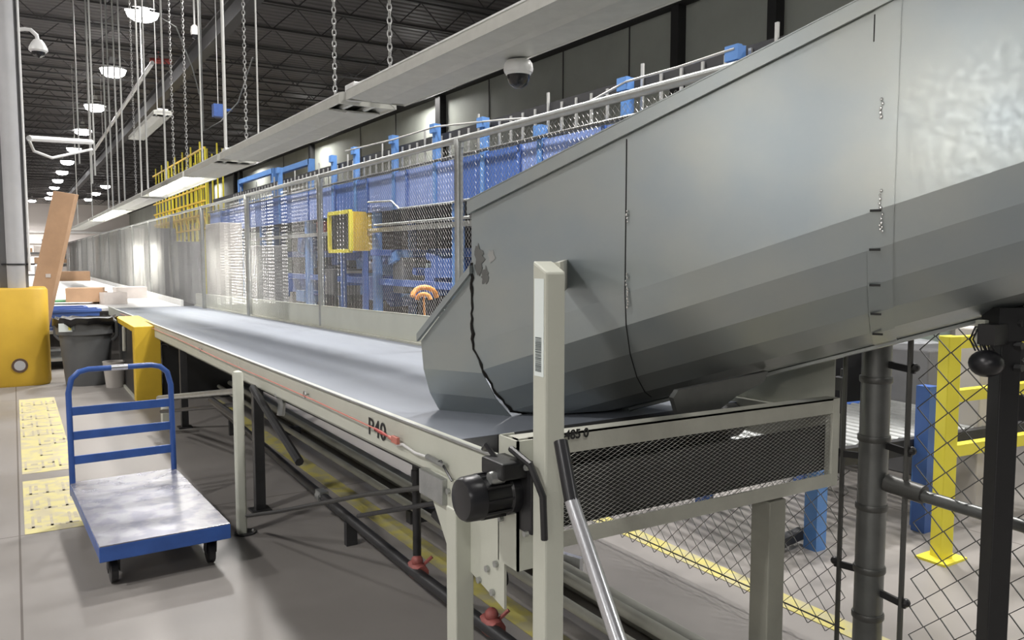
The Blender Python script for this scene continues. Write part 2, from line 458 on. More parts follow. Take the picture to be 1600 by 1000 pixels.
fixture(14.25, 18.4, 'unlit fluorescent strip just beyond the glowing one', z=SZ)
fixture(18.6, 24.6, 'glowing fluorescent strip far down the belt over the white tables', lit=True)
fixture(24.8, 33, 'farthest fluorescent strip of the line over the belt')
for yy in (26.0, 32.0): tag(MB().tube([(2.0, yy, SZ+.1), (2.0, yy, 8.2)], .014, 6).build('hanging_rod', 'conduit'), 'thin rod holding the farthest strip of the line', 'rod', 'rods of the farthest strip')
fixture(15.4, 19.0, 'separate unlit twin-tube strip hung high left of the belt line', x0=2.2, x1=2.5, z=4.05)
for yy in (16.0, 18.4): tag(MB().tube([(2.35, yy, 4.15), (2.35, yy, 8.2)], .008, 6).build('hanging_rod', 'conduit'), 'thin rod holding the separate high strip left of the belt line', 'rod', 'rods of the separate high strip')
def bare_strip(x, y0, y1, z, lab, watts):  # unseen battens added at mirrored spots to highlight and brighten the chute
    t = thing('added_batten_lamp', lab, 'ceiling lamp', (x, (y0+y1)/2, z), 0, 'added unseen battens over the left aisle')
    MB().bx(x-.05, x+.05, y0, y1, z, z+.06).build('housing', 'fixture_white', t, bevel=.005)
    for dx in (-.06, .06): MB().tube([(x+dx, y0+.03, z-.03), (x+dx, y1-.03, z-.03)], .02, 8).build('tube', 'tube_bare', t, True)
    for ys in (y0+.1, y1-.1): MB().tube([(x, ys, z+.05), (x, ys, 8.2)], .006, 6).build('hanger', 'conduit', t)
    ld = bpy.data.lights.new('tube_light', 'POINT'); ld.shadow_soft_size = .16; ld.energy = watts; ld.color = (1, .97, .93)
    lo = bpy.data.objects.new('tube_light', ld); COL.objects.link(lo); lo.parent = t; lo.location = (0, 0, -.22)
    return t
mat('tube_bare', (1, 1, 1), .4, emis=(1, .97, .92), estr=45)
bare_strip(-4.67, -3.5, -2.1, 3.25, 'added unseen twin tube batten over the left aisle, longer one', 175)
bare_strip(-5.7, -.85, -.30, 3.32, 'added unseen twin tube batten over the left aisle, shorter one', 70)
# couplings between fixtures
for (y, lb) in ((4.92, 'white joining bracket between the first and second strip'), (8.48, 'white joining bracket between the second and third strip')):
    mb = MB().box(1.90, y, SZ+.07, .10, .16, .10).box(2.06, y, SZ+.08, .06, .22, .06)
    mb.tube([(1.93, y-.16, SZ+.125), (1.93, y+.16, SZ+.13)], .016, 8)
    tag(mb.build('joining_bracket', 'white_paint', bevel=.008), lb, 'bracket')

# chains and rods
def chain_mb(L, link=.05):
    mb = MB(); n = int(L/(link*.78))
    for i in range(n):
        z = i*link*.78; pts = []
        for k in range(8):
            a = 2*PI*k/8; u = math.cos(a)*link*.28; h = math.sin(a)*link*.5
            pts.append((u, 0, z+h) if i % 2 else (0, u, z+h))
        mb.tube(pts, .0045, 4, closed=True)
    return mb
CX = 2.0
chain0 = chain_mb(8.14-2.62).build('hanging_chain', 'galv_wire'); chain0.location = (CX, 5.60, 2.63)
tag(chain0, 'steel link chain holding the near end of the second strip', 'chain')
for x, y, lb in ((CX, 4.62, 'steel link chain holding the far end of the nearest strip'),
                 (CX, 8.15, 'steel link chain holding the far end of the second strip'),
                 (CX, 11.3, 'steel link chain above the glowing strip, nearer of two'),
                 (CX, 12.3, 'steel link chain above the glowing strip, farther of two'),
                 (1.9, 15.6, 'steel link chain dropping to the strip beyond the glowing one')):
    c = chain0.copy(); COL.objects.link(c); c.location = (x, y, 2.63); c['label'] = lb
rods = [((CX, 9.05, 2.63), .018, 'thick white conduit dropping to the joint of second and third strip'),
        ((CX, 7.70, 2.63), .008, 'thin threaded rod holding the second strip'),
        ((CX, 10.3, 2.63), .010, 'thin threaded rod holding the short strip before the glowing one')]
for p, r, lb in rods:
    tag(MB().tube([p, (p[0], p[1], 8.14)], r, 8).build('hanging_rod', 'conduit'), lb, 'rod')
for px, zb in ((141, 3.3), (146, 3.4), (165, 3.2), (182, 3.6), (191, 3.1), (218, 2.9), (228, 2.9), (257, 3.0), (122, 4.0), (172, 3.0)):
    X = 1.95 if px > 150 else 1.4
    p = onX(px, 200, X)
    if p.y > 60: continue
    if X > 1.9: zb = SZ+.40
    tag(MB().tube([(X, p.y, zb-.3), (X, p.y, 8.14)], .009+.0004*p.y, 6).build('hanging_rod', 'conduit'), 'thin pale rod hanging from the roof left of the glowing strip', 'rod', 'thin rods hanging down to the far strips')
# long sloping light track high up
a = onX(238, 98, 3.0); b = onX(142, 243, 3.0)
tag(MB().tube([a, b], .05, 8).tube([a.lerp(b, .1), Vector((a.lerp(b, .1).x, a.lerp(b, .1).y, 8.2))], .012, 6).tube([a.lerp(b, .7), Vector((a.lerp(b, .7).x, a.lerp(b, .7).y, 8.2))], .012, 6).build('light_track', 'white_paint'), 'long thin white track running high up beside the lamps', 'track')
# cables draped from near roof
for (pts, r, lb) in (
        (((252, 28, 15), (275, 42, 15), (300, 105, 15.5), (315, 160, 16)), .012, 'dark sagging cable hanging below the nearest high bay lamp'),
        (((318, 205, 14), (345, 190, 14), (372, 160, 13.5), (395, 90, 13)), .012, 'thin cable looping right of the thick white conduit')):
    P = [dep(*q) for q in pts]; P.insert(0, Vector((P[0].x, P[0].y, 8.2)))
    if P[-1].z < P[1].z and len(P) > 4 and pts[0][0] > 300: pass
    tag(MB().tube(P, r, 6).build('cable', 'pipe_grey', smooth=True), lb, 'cable')
# red valve & blue box seen at roof height
q = dep(341, 173, 17); t = thing('junction_box', 'small blue box hanging under the roof beside the white conduit', 'junction box', q)
MB().box(q.x, q.y, q.z, .22, .2, .26).tube([q, dep(362, 172, 17)], .03, 6).build('box', 'blue_paint', t)
MB().tube([q+Vector((0, 0, .1)), Vector((q.x, q.y, 8.2))], .010, 6).build('hanger', 'conduit', t)
q = dep(248, 96, 26)
tag(MB().tube([q+Vector((-.25, 0, 0)), q+Vector((.35, -.2, 0))], .09, 8).tube([q, Vector((q.x, q.y, 8.2))], .015, 6).build('sprinkler_valve', 'red_plastic'), 'small red valve high up by the second lamp', 'valve')

# ------------------------------------------------------------------ cameras
dc = dep(810, 92, 3.95)
t = thing('dome_camera', 'white dome security camera hanging under the nearest strip', 'security camera', (dc.x, dc.y, SZ-.005))
z0 = SZ-.005
MB().lathe((dc.x, dc.y, z0), [(.045, 0), (.060, -.004), (.070, -.02), (.074, -.045), (.070, -.060), (.052, -.064)], 28).build('housing', 'white_plastic', t, True)
MB().lathe((dc.x, dc.y, z0-.060), [(.064, 0), (.063, -.010), (.059, -.014)], 28, cap=False).build('trim_ring', 'white_plastic', t, True)
MB().lathe((dc.x, dc.y, z0-.066), [(.058, 0), (.056, -.024), (.044, -.052), (.022, -.068), (.001, -.072)], 28, cap=False).build('dome', 'smoke_glass', t, True, label='dark glossy glass dome')
A = dep(29, 49, 10.6)
t = thing('arm_camera', 'white dome camera on a curved arm from the left column', 'security camera', A)
pts = [A+Vector((-.1, 0, 0)), A+RT*.08+Vector((0, 0, .03)), A+RT*.16+Vector((0, 0, .02)), A+RT*.235+Vector((0, 0, -.05)), A+RT*.25+Vector((0, 0, -.13))]
MB().tube(pts, .026, 8).build('arm', 'white_paint', t, True)
hc = A+RT*.25+Vector((0, 0, -.13))
MB().lathe(hc, [(.05, .02), (.08, -.02), (.11, -.08), (.115, -.12), (.095, -.14)], 20).build('housing', 'white_plastic', t, True)
MB().lathe(hc+Vector((0, 0, -.13)), [(.085, 0), (.07, -.05), (.001, -.085)], 20, cap=False).build('dome', 'smoke_glass', t, True)
A = dep(304, 42, 16)
t = thing('pendant_camera', 'small white dome camera hanging on a stem from the roof', 'security camera', A)
MB().tube([A, (A.x, A.y, 8.14)], .018, 6).build('stem', 'white_paint', t)
MB().lathe(A, [(.03, .04), (.07, 0), (.085, -.10), (.075, -.16)], 18).build('housing', 'white_plastic', t, True)
MB().lathe(A+Vector((0, 0, -.15)), [(.07, 0), (.05, -.07), (.001, -.1)], 18, cap=False).build('dome', 'smoke_glass', t, True)

# ================================================================== belt conveyor
DB = ray(50, 433); DB = DB/DB.y           # direction of the belt, per metre of Y
E0 = Vector((1.15, 2.105, .978))          # near edge of the bed
def bel(y, dx=0.0, dz=0.0):
    p = E0+DB*(y-E0.y); return Vector((p.x+dx, p.y, p.z+dz))
YN, YF = 1.82, 15.4
WB = 1.40
belt = thing('belt_conveyor', 'long grey belt conveyor with cream steel sides under the strip lights', 'conveyor', (1.15, 1.82, 0))
def slab(mb, y0, y1, xa, xb, za, zb):
    a0 = [bel(y0, xa, za), bel(y0, xb, za), bel(y0, xb, zb), bel(y0, xa, zb)]
    a1 = [bel(y1, xa, za), bel(y1, xb, za), bel(y1, xb, zb), bel(y1, xa, zb)]
    return mb.add(a0+a1, [(0, 1, 2, 3), (7, 6, 5, 4), (0, 4, 5, 1), (1, 5, 6, 2), (2, 6, 7, 3), (3, 7, 4, 0)])
bb = MB(); slab(bb, YN+.50, YF, .035, WB, -.070, -.028)
bb.build('belt', 'belt_rubber', belt)
# tail: belt wrapping round the drum
mb = MB(); c0 = bel(YN+.50, 0, -.100)
mb.lathe((c0.x+.04, c0.y, c0.z), [(.071, 0), (.071, WB-.06)], 24, axis='x')
mb.build('tail_drum', 'belt_dark', belt, True)
mb = MB(); slab(mb, YN+.50, YF, .06, WB-.03, -.180, -.170); mb.build('return_belt', 'belt_dark', belt)
# near side frame: channel with top lip
def beam(y0, y1, name='side_frame'):
    mb = MB(); slab(mb, y0, y1, -.004, .004, -.135, .0); slab(mb, y0, y1, -.004, .03, -.008, .0); slab(mb, y0, y1, -.004, .035, -.135, -.128)
    return mb.build(name, 'cream_steel', belt)
beam(YN+.02, 5.2); beam(5.21, 10.2); beam(10.21, YF)
mb = MB(); slab(mb, YN+.02, YF, -.010, -.002, .001, .008); mb.build('edge_strip', 'galv_pipe', belt, label='thin bright metal strip along the near top edge')
# rear guard board
mb = MB(); slab(mb, YN+.05, YF, WB+.03, WB+.036, -.14, .20); slab(mb, YN+.05, YF, WB+.03, WB+.07, .194, .20); mb.build('guard_board', 'cream_steel', belt, label='cream upright board along the fence side of the belt')
mb = MB(); slab(mb, YN+.02, YF, WB+.0, WB+.03, -.14, -.01); mb.build('side_frame', 'cream_dirty', belt)
# deep gusset plate near the end with bolts
ga = [bel(2.34, -.006, -.12), bel(2.34, -.006, -.20), bel(2.22, -.006, -.34), bel(1.86, -.006, -.42), bel(1.86, -.006, -.12)]
MB().prism(ga, (-.008, 0, 0)).build('end_plate', 'cream_steel', belt)
for (yy, zz) in ((1.95, -.33), (2.0, -.38), (1.92, -.39), (2.2, -.16), (1.9, -.30), (2.29, -.17)):
    p = bel(yy, -.016, zz); MB().lathe(p, [(.010, -.008), (.010, 0), (.006, .004)], 8, axis='x').build('bolt', 'galv_pipe', belt, True)
# vertical end channel at the corner
def colm(mb, x, y, z0, z1, sx, sy): return mb.bx(x-sx/2, x+sx/2, y-sy/2, y+sy/2, z0, z1)
mb = MB(); mb.bx(1.10, 1.106, 1.74, 1.84, .72, 1.07); mb.bx(1.10, 1.15, 1.835, 1.84, .72, 1.07); mb.bx(1.10, 1.15, 1.74, 1.746, .72, 1.07)
mb.build('corner_channel', 'cream_steel', belt)
for k in range(18):   # bed rollers and cross members underneath, each a bar
    y = 2.6+k*.7
    MB().add([], []).bar(bel(y, .01, -.12), bel(y, WB, -.12), .04, .03).build('cross_member', 'dark_steel', belt)
# legs: near side square posts
def leg(px, ytop, w_, zt, name='leg', X=None, y=None, m_='cream_steel'):
    mb = MB(); mb.box(X, y, zt/2, w_, w_, zt); mb.box(X, y, .006, w_*2.0, w_*2.0, .012)
    return mb.build(name, m_, belt, bevel=.004)
leg(0, 0, .062, .80, X=1.115, y=2.09)
MB().bx(1.17, 2.50, 1.800, 1.806, .79, .955).build('shade_sheet', 'belt_dark', belt)  # added black sheet standing in for the shaded interior behind the mesh
MB().bx(1.17, 2.50, 1.81, 2.45, .79, .80).build('shade_plate', 'belt_dark', belt)  # added black plate, painted shade for the space past the belt end
for yy in (4.9, 7.7, 10.4, 13.2):
    p = bel(yy, .03)
    leg(0, 0, .06, p.z-.13, X=p.x, y=yy, m_='dark_steel')
for yy in (4.9, 7.7, 10.4, 13.2):
    p = bel(yy, WB)
    leg(0, 0, .07, p.z-.14, X=p.x-.02, y=yy, m_='cream_dirty')
# junction plate near the top of the gusset
p = bel(2.30, -.02, -.165)
MB().box(p.x, p.y, p.z, .03, .17, .085).build('nameplate', 'galv_pipe', belt, bevel=.004, label='scratched metal nameplate')
# P40 lettering
p = bel(2.93, -.0055, -.10)
text_mesh('P40', .095, p, -DB, (0, 0, 1), 'ink', 'lettering', belt, .001, bold=.0012, wide=1.3)
# red pull cord with clips along the side
t = thing('pull_cord', 'thin red pull cord stretched along the near side of the belt', 'cord', bel(9, -.03, -.03))
mb = MB(); pts = []
for i in range(14):
    y = 2.80+i*(13-2.8)/13; s = .004*math.sin(i*1.3); pts.append(bel(y, -.028, -.058+.004*(y-2.8)+s))
mb.tube(pts, .0032, 6); mb.build('cord', 'red_rubber', t, True)
for yy in (3.72, 6.5, 9.6):
    p = bel(yy, -.02, -.045)
    pts = [p+Vector((-.004, .016*math.cos(a), .016*math.sin(a))) for a in [2*PI*k/12 for k in range(12)]]
    MB().tube(pts, .0035, 6, closed=True).tube([p, p+Vector((.02, 0, 0))], .004, 6).build('eyelet', 'galv_pipe', t, True)
pa = bel(2.80, -.028, -.058); pb = bel(2.66, -.028, -.065)
MB().tube([pa, pa*.5+pb*.5, pb], [.005, .007, .003], 8).build('spring_clip', 'red_plastic', t, True)
MB().tube([pb, bel(2.62, -.028, -.068)], .007, 8).bx(pb.x-.006, pb.x+.006, pb.y-.08, pb.y-.03, pb.z-.012, pb.z+.012).build('cord_end', 'red_rubber', t, True)
# grey cable to connector
t = thing('sensor_cable', 'pale sensor cable with a small connector on the belt side', 'cable', bel(2.4, -.02, -.1))
pts = [bel(2.62, -.014, -.09), bel(2.56, -.018, -.075), bel(2.45, -.018, -.085), bel(2.36, -.018, -.08), bel(2.32, -.016, -.078)]
MB().tube(pts, .005, 6).build('cable', 'white_paint', t, True)
mb = MB().tube([bel(2.35, -.02, -.078), bel(2.22, -.02, -.082)], .010, 8); mb.build('connector', 'galv_pipe', t, True)
MB().tube([bel(2.28, -.024, -.085), bel(2.24, -.024, -.07), bel(2.20, -.024, -.095), bel(2.17, -.02, -.12)], .004, 6).build('wire', 'black_plastic', t, True)

# drum motor on the side of the belt end
mc = dep(775, 771, 2.28); mc = Vector((1.08, 1.98, 0)); mc.z = onX(768, 770, 1.05).z; mc.y = onX(772, 770, 1.05).y
t = thing('drum_motor', 'black round motor bolted to the side of the belt end', 'motor', (1.1, mc.y, mc.z-.07))
MB().lathe((.955, mc.y, mc.z), [(.030, -.008), (.052, -.004), (.058, .006), (.060, .045), (.056, .05), (.054, .12), (.060, .125), (.060, .17)], 32, axis='x').build('motor_body', 'black_plastic', t, True)
for k in range(10):
    a = 2*PI*k/10
    MB().bar((1.0, mc.y+.057*math.cos(a), mc.z+.057*math.sin(a)), (1.075, mc.y+.057*math.cos(a), mc.z+.057*math.sin(a)), .006, .006).build('cooling_fin', 'black_plastic', t)
MB().box(1.07, mc.y-.02, mc.z+.075, .08, .11, .045).build('terminal_box', 'black_paint', t, bevel=.006)
MB().box(1.115, mc.y-.03, mc.z, .02, .13, .19).build('mounting_plate', 'black_paint', t, bevel=.004)
for dy, dz in ((.045, .085), (-.09, .085), (.04, -.085), (-.085, -.09)):
    MB().lathe((1.10, mc.y+dy, mc.z+dz), [(.008, -.012), (.008, 0)], 6, axis='x').build('bolt', 'galv_pipe', t)
MB().tube([(1.06, mc.y, mc.z+.09), (1.055, mc.y+.05, mc.z+.12), (1.07, mc.y+.09, mc.z+.10), (1.10, mc.y+.10, mc.z+.09)], .007, 8).build('power_lead', 'black_plastic', t, True)
MB().lathe((1.045, mc.y-.035, mc.z+.055), [(.016, -.03), (.018, -.02), (.018, .01)], 12, axis='x').build('cable_gland', 'galv_pipe', t, True)
mb = MB().tube([(1.09, mc.y-.02, mc.z+.12), (1.085, mc.y-.12, mc.z+.10), (1.09, mc.y-.17, mc.z+.03), (1.095, mc.y-.17, mc.z-.08)], .009, 8)
mb.build('guard_hoop', 'black_paint', t, True)

# ------------------------------------------------------------------ end guard with expanded metal
EG_Y = 1.76
tl = onY(880, 672, EG_Y); 
x0g, x1g = 1.115, onY(1310, 690, EG_Y).x
zt0, zt1 = onY(822, 684, EG_Y).z, onY(1310, 622, EG_Y).z
zb0, zb1 = onY(822, 868, EG_Y).z, onY(1310, 757, EG_Y).z
t = thing('end_guard', 'cream framed expanded metal guard across the end of the belt', 'guard panel', (x0g, EG_Y, zb1))
zT, zB = (zt0+zt1)/2, (zb0+zb1)/2
def skew(x, z0_, z1_): return z0_+(z1_-z0_)*(x-x0g)/(x1g-x0g)
def gbar(mb, xa, xb, zlo_a, zhi_a, zlo_b, zhi_b, y, th):
    return mb.prism([(xa, y, zlo_a), (xb, y, zlo_b), (xb, y, zhi_b), (xa, y, zhi_a)], (0, th, 0))
mb = gbar(MB(), x0g, x1g, zt0-.058, zt0, zt1-.052, zt1, EG_Y, .006); gbar(mb, x0g, x1g, zt0-.006, zt0, zt1-.006, zt1, EG_Y, .05); mb.build('top_rail', 'cream_dirty', t)
mb = gbar(MB(), x0g, x1g, zb0, zb0+.045, zb1, zb1+.045, EG_Y, .006); mb.build('bottom_rail', 'cream_dirty', t)
mb = gbar(MB(), x1g-.035, x1g, zb1, zt1, zb1, zt1, EG_Y-.001, .03); mb.build('end_stile', 'cream_dirty', t)
mb = gbar(MB(), x0g, x0g+.03, zb0, zt0, zb0, zt0, EG_Y-.001, .03); mb.build('end_stile', 'cream_dirty', t)
W = x1g-x0g-.02; em = zigzag(W, zT-zB-.05, .0130, .0062, .0013, Vector((1, 0, 0)), 4)
em.v = [Vector((x0g+.01+p.x, EG_Y+.009+p.y, skew(x0g+p.x, zb0, zb1)+.028+p.z*1.03)) for p in em.v]
em.build('expanded_mesh', 'mesh_steel', t)
text_mesh('S-485 0', .036, (onY(869, 690, EG_Y).x, EG_Y-.001, onY(880, 687, EG_Y).z), (1, 0, (zt1-zt0)/(x1g-x0g)), (0, 0, 1), 'ink', 'lettering', t, .0008, bold=.0012)
# post under the guard
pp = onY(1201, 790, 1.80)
tag(MB().box(pp.x, 1.80, (zb0+zb1)/4+.0, .08, .08, (zb0+zb1)/2-.02).box(pp.x, 1.80, .005, .16, .16, .01).build('support_post', 'post_shaded', bevel=.004), 'square cream post standing under the right part of the end guard', 'post')

# ------------------------------------------------------------------ labelled post holding the chute
pc = onZ(860, 1000, 0); 
PX, PY = 1.13, 1.62
d860 = ray(858, 430); PX = 1.14; PY = PX*d860.y/d860.x
t = thing('chute_post', 'tall square cream post with a white barcode label, holding the chute', 'post', (PX, PY, 0))
hz = onX(860, 407, PX).z
s = .030
mb = MB(); vs = [(PX-s, PY-s, 0), (PX+s, PY-s, 0), (PX+s, PY+s, 0), (PX-s, PY+s, 0), (PX-s, PY-s, hz-.028), (PX+s, PY-s, hz-.028), (PX+s, PY+s, hz), (PX-s, PY+s, hz)]
mb.add(vs, [(3, 2, 1, 0), (4, 5, 6, 7), (0, 1, 5, 4), (1, 2, 6, 5), (2, 3, 7, 6), (3, 0, 4, 7)]); mb.build('upright', 'cream_steel', t, bevel=.006)
MB().bx(PX-.09, PX+.09, PY-.09, PY+.09, 0, .012).build('base_plate', 'cream_steel', t)
CNt = Vector((.875, .485, 0)).normalized()
dw_ = ray(884, 440); dw_ = CAM+dw_*((Vector((1.58, 2.38, 0))-CAM).dot(CNt)/dw_.dot(CNt))
mb = MB().bar((PX+.02, PY+.02, hz-.06), (dw_.x, dw_.y, hz-.05), .012, .10); mb.bx(PX+s, PX+s+.010, PY-.005, PY+s+.012, hz-.10, hz-.005)
mb.build('bracket', 'cream_dirty', t, label='rough welded bracket joining the post to the chute')
lz1, lz0 = hz-.045, hz-.29
lab = MB().bx(PX-s-.0012, PX-s-.0002, PY-.022, PY+.020, lz0, lz1).build('barcode_label', 'label_paper', t)
yy = PY-.020; z_ = lz0+.012
for k in range(26):
    h = random.choice((.0012, .002, .003)); g_ = random.choice((.0012, .0018))
    MBk = MB().bx(PX-s-.0022, PX-s-.0012, PY-.012, PY+.014, z_, z_+h)
    if k == 0: bars = MB()
    bars.v += []; bars.add(MBk.v, MBk.f); z_ += h+g_
bars.build('barcode', 'ink_grey', lab, label=None)
text_mesh('13019', .012, (PX-s-.0012, PY-.010, lz1-.07), (0, 0, 1), (0, 1, 0), 'ink_grey', 'print', lab, -.0012)
text_mesh('48-50', .008, (PX-s-.0012, PY-.012, lz1-.14), (0, 0, 1), (0, 1, 0), 'ink_grey', 'print', lab, -.0012)

# thin round-topped post in front of the belt
tx = onZ(378, 834, 0); zt = onX(375, 581, tx.x).z
t = thing('guard_post', 'slim pale post standing on the floor before the belt', 'post', (tx.x, tx.y, 0))
MB().lathe((tx.x, tx.y, 0), [(.026, .0), (.026, zt-.02), (.021, zt-.006), (.008, zt)], 20, sq=6).build('upright', 'cream_steel', t, True)
MB().lathe((tx.x+.02, tx.y, 0), [(.06, 0), (.06, .008)], 16).build('base_plate', 'dark_steel', t)
MB().lathe((tx.x+.055, tx.y-.03, 0), [(.012, .008), (.012, .02), (.006, .028)], 8).build('anchor_bolt', 'chrome', t)

# ------------------------------------------------------------------ galvanized chute
CN = Vector((.875, .485, 0)); CN.normalize(); CT = Vector((.485, -.875, 0)); CT.normalize(); CP = Vector((1.58, 2.38, 0))
RC = .42
def zcr(t): return CH-.235+.335*t if t > -.2672 else CH-.325
def ztop(t): 
    if t >= -.2672: return CH+.30+.398*t
    return CH-.325+(CH-.06-(CH-.325))*(t+.50)/(.233)
def sect(t, lip=False, off=0.0, cut=False):
    t_in = t
    base = CP+CT*t; pts = []
    t0_ = t
    zc = zcr(t) if not lip else CH-.325
    zt_ = ztop(t) if not lip else (CH-.325+.265*(t+.50)/.233)
    pts.append(base-CN*off+Vector((0, 0, max(zt_, zc))))
    pts.append(base-CN*off+Vector((0, 0, zc)))
    for k in range(1, 13):
        a = PI*k/12; r = RC+off
        p = base+CN*(RC-r*math.cos(a))+Vector((0, 0, zc-r*math.sin(a)))
        if cut: p += CT*(.34*RC*math.sin(a)); p.z += .335*.34*RC*math.sin(a)*(0 if lip else 1)
        if t < .5: p.z = max(p.z, bel(min(max(p.y, 1.9), 9)).z-.030)
        pts.append(p)
    pts.append(base+CN*(2*RC+off)+Vector((0, 0, max(zt_, zc))))
    return pts
chute = thing('metal_chute', 'large galvanized sheet metal chute sloping down onto the belt', 'chute', (1.58, 2.38, .96))
def shell(ts, name, lip=False, off=0, lab=None, m_='galvanized', ends=None):
    mb = MB(); n = None
    rows = [sect(t_, lip, off, cut=(t_ == -.267)) for t_ in ts]
    n = len(rows[0]); vs = [p for r in rows for p in r]; fs = []
    for i in range(len(rows)-1):
        for k in range(n-1): fs.append((i*n+k, i*n+k+1, (i+1)*n+k+1, (i+1)*n+k))
    mb.add(vs, fs)
    return mb.build(name, m_, chute, solid=.003, label=lab)
shell([-.267, .0, .15, .34], 'chute_section')
shell([.34, .6, .85, 1.085], 'chute_section')
shell([1.085, 1.6, 2.5], 'chute_section')
shell([-.50, -.38, -.267], 'discharge_lip', lip=True, lab='short level lip resting on the belt at the chute mouth')
shell([1.083, 1.150], 'joint_strip', off=.006, lab='narrow strip covering the joint between two chute sections')
# folded flange along the near and far top edge
for sgn, nm in ((0, 'near'), (1, 'far')):
    mb = MB(); off = CN*(2*RC) if sgn else Vector((0, 0, 0)); o2 = CN*.012 if sgn else -CN*.012
    a = CP+CT*(-.275)+off; b = CP+CT*2.5+off
    za, zb_ = ztop(-.2670), ztop(2.5)
    P = [a+Vector((0, 0, za-.035)), b+Vector((0, 0, zb_-.035)), b+Vector((0, 0, zb_+.012)), a+Vector((0, 0, za+.012))]
    mb.prism([p+o2*.7 for p in P], o2)
    mb.prism([P[3], P[2], P[2]+o2*1.9, P[3]+o2*1.9], (0, 0, .004))
    mb.build('top_flange', 'galvanized', chute)
    mb = MB(); a2 = CP+CT*(-.505)+off; a3 = CP+CT*(-.262)+off; z2 = CH-.325; z3 = CH-.06
    P = [a2+Vector((0, 0, z2)), a3+Vector((0, 0, z3)), a3+Vector((0, 0, z3+.03)), a2+Vector((-.00, 0, z2+.03))]
    mb.prism([p+o2*.5 for p in P], o2*1.6); mb.build('lip_flange', 'galvanized', chute)
# dark ragged weld around the mouth
def weldline(ts, off, r, jit, step=1, name='weld_seam', m_='weld_dark', ks=None, dens=6):
    pts = sect(ts, False, off); out = []
    ks = ks or range(len(pts)-1)
    for k in ks:
        a, b = pts[k], pts[k+1]
        for j in range(dens):
            p = a.lerp(b, j/dens); out.append(p+CT*random.uniform(-jit, jit)-CN*random.uniform(0, .003))
    rs = [r*random.uniform(.5, 1.4) for _ in out]
    return MB().tube(out, rs, 6).build(name, m_, chute, True)
pts_ = sect(-.265, False, .003, True)
out = []
a = Vector((*pts_[1][:2], CH+.0)); 
for j in range(16):
    out.append(pts_[1].lerp(Vector((pts_[1].x, pts_[1].y, CH-.02)), 1-j/16)+CT*random.uniform(-.004, .006))
for k in range(1, 6):
    for j in range(5): out.append(pts_[k].lerp(pts_[k+1], j/5)+CT*random.uniform(-.005, .005))
MB().tube(out, [random.uniform(.003, .008) for _ in out], 6).build('weld_seam', 'weld_dark', chute, True, label='dark ragged weld between chute and lip')
# slits and bright weld beads on the seams
def bead(px, py, t_, n=5, dz=.012, r=.004):
    mb = MB(); P = CP+CT*t_-CN*.010
    d = ray(px, py); s_ = ((P-CAM).dot(CN))/(d.dot(CN)); q = CAM+d*s_
    for j in range(n):
        mb.sphere(q+Vector((0, 0, -j*dz))+CT*random.uniform(-.003, .003), r*random.uniform(.7, 1.2), 6, 4, (1, 1, 1.3))
    return mb.build('weld_bead', 'weld_bright', chute, True)
bead(980, 330, .34, 4); bead(979, 428, .34, 5); bead(981, 452, .34, 7, .010)
bead(1378, 155, 1.155, 5); bead(1376, 170, 1.155, 3); bead(1376, 298, 1.155, 5); bead(1378, 335, 1.155, 5); bead(1376, 352, 1.155, 2)
MB().tube([CP+CT*.340-CN*.0022+Vector((0, 0, ztop(.34)-.045)), CP+CT*.340-CN*.0022+Vector((0, 0, zcr(.34)))], .0022, 5).build('seam_gap', 'ink', chute)
MB().tube([CP+CT*1.083-CN*.005+Vector((0, 0, ztop(1.08)-.045)), CP+CT*1.083-CN*.005+Vector((0, 0, ztop(1.08)-.12))], .003, 5).build('seam_gap', 'ink', chute)
# small dark notches on joint strip creases
sp = sect(1.10, False, .012)
for k in range(1, 6):
    MB().tube([sp[k]-CT*.012-CN*.002, sp[k]+CT*.018-CN*.002], .0035, 5).build('joint_notch', 'ink', chute)
# wear marks beside the mouth: rusted scuffed plates
def patch(pts, name, m_, lift=.0035):
    vs = []
    for (px, py) in pts:
        P = CP-CN*lift; d = ray(px, py); s_ = ((P-CAM).dot(CN))/(d.dot(CN)); vs.append(CAM+d*s_)
    mb = MB(); mb.add(vs, [tuple(range(len(vs)))]); return mb.build(name, m_, chute, solid=.0008)
for cx_, cy_, rx_, ry_, nm in ((748, 405, 9, 26, 'pipe_grey'), (757, 430, 7, 16, 'pipe_grey'), (768, 400, 6, 12, 'galv_pipe'), (752, 530, 7, 18, 'pipe_grey'), (778, 590, 9, 22, 'pipe_grey')):
    if cy_ > 500: continue
    pp_ = [(cx_+rx_*math.cos(2*PI*k/22)*random.uniform(.45, 1.15), cy_+ry_*math.sin(2*PI*k/22)*random.uniform(.55, 1.1)) for k in range(22)]
    patch(pp_, 'scuff_mark', nm, random.uniform(.003, .0045))
sp2 = sect(.34, False, .0028)
MB().tube([sp2[k].lerp(sp2[k+1], j/3) for k in range(1, 6) for j in range(3)], .0018, 5).build('seam_gap', 'ink', chute)
# bottom edge rib and support tab
mb = MB(); r1 = sect(.2, False, .004); r2 = sect(2.5, False, .004)
mb.tube([r1[7]+Vector((0, 0, -.004)), r2[7]+Vector((0, 0, -.004))], .010, 6); mb.build('bottom_rib', 'galvanized', chute)
P = [onY(1052, 622, 1.86), onY(1060, 650, 1.86), onY(1118, 645, 1.86), onY(1150, 620, 1.86), onY(1195, 596, 1.86), onY(1200, 580, 1.86), onY(1060, 610, 1.86)]
MB().prism(P, (0, .02, 0)).build('support_tab', 'pipe_grey', chute, label='flat dark steel tab under the chute belly')

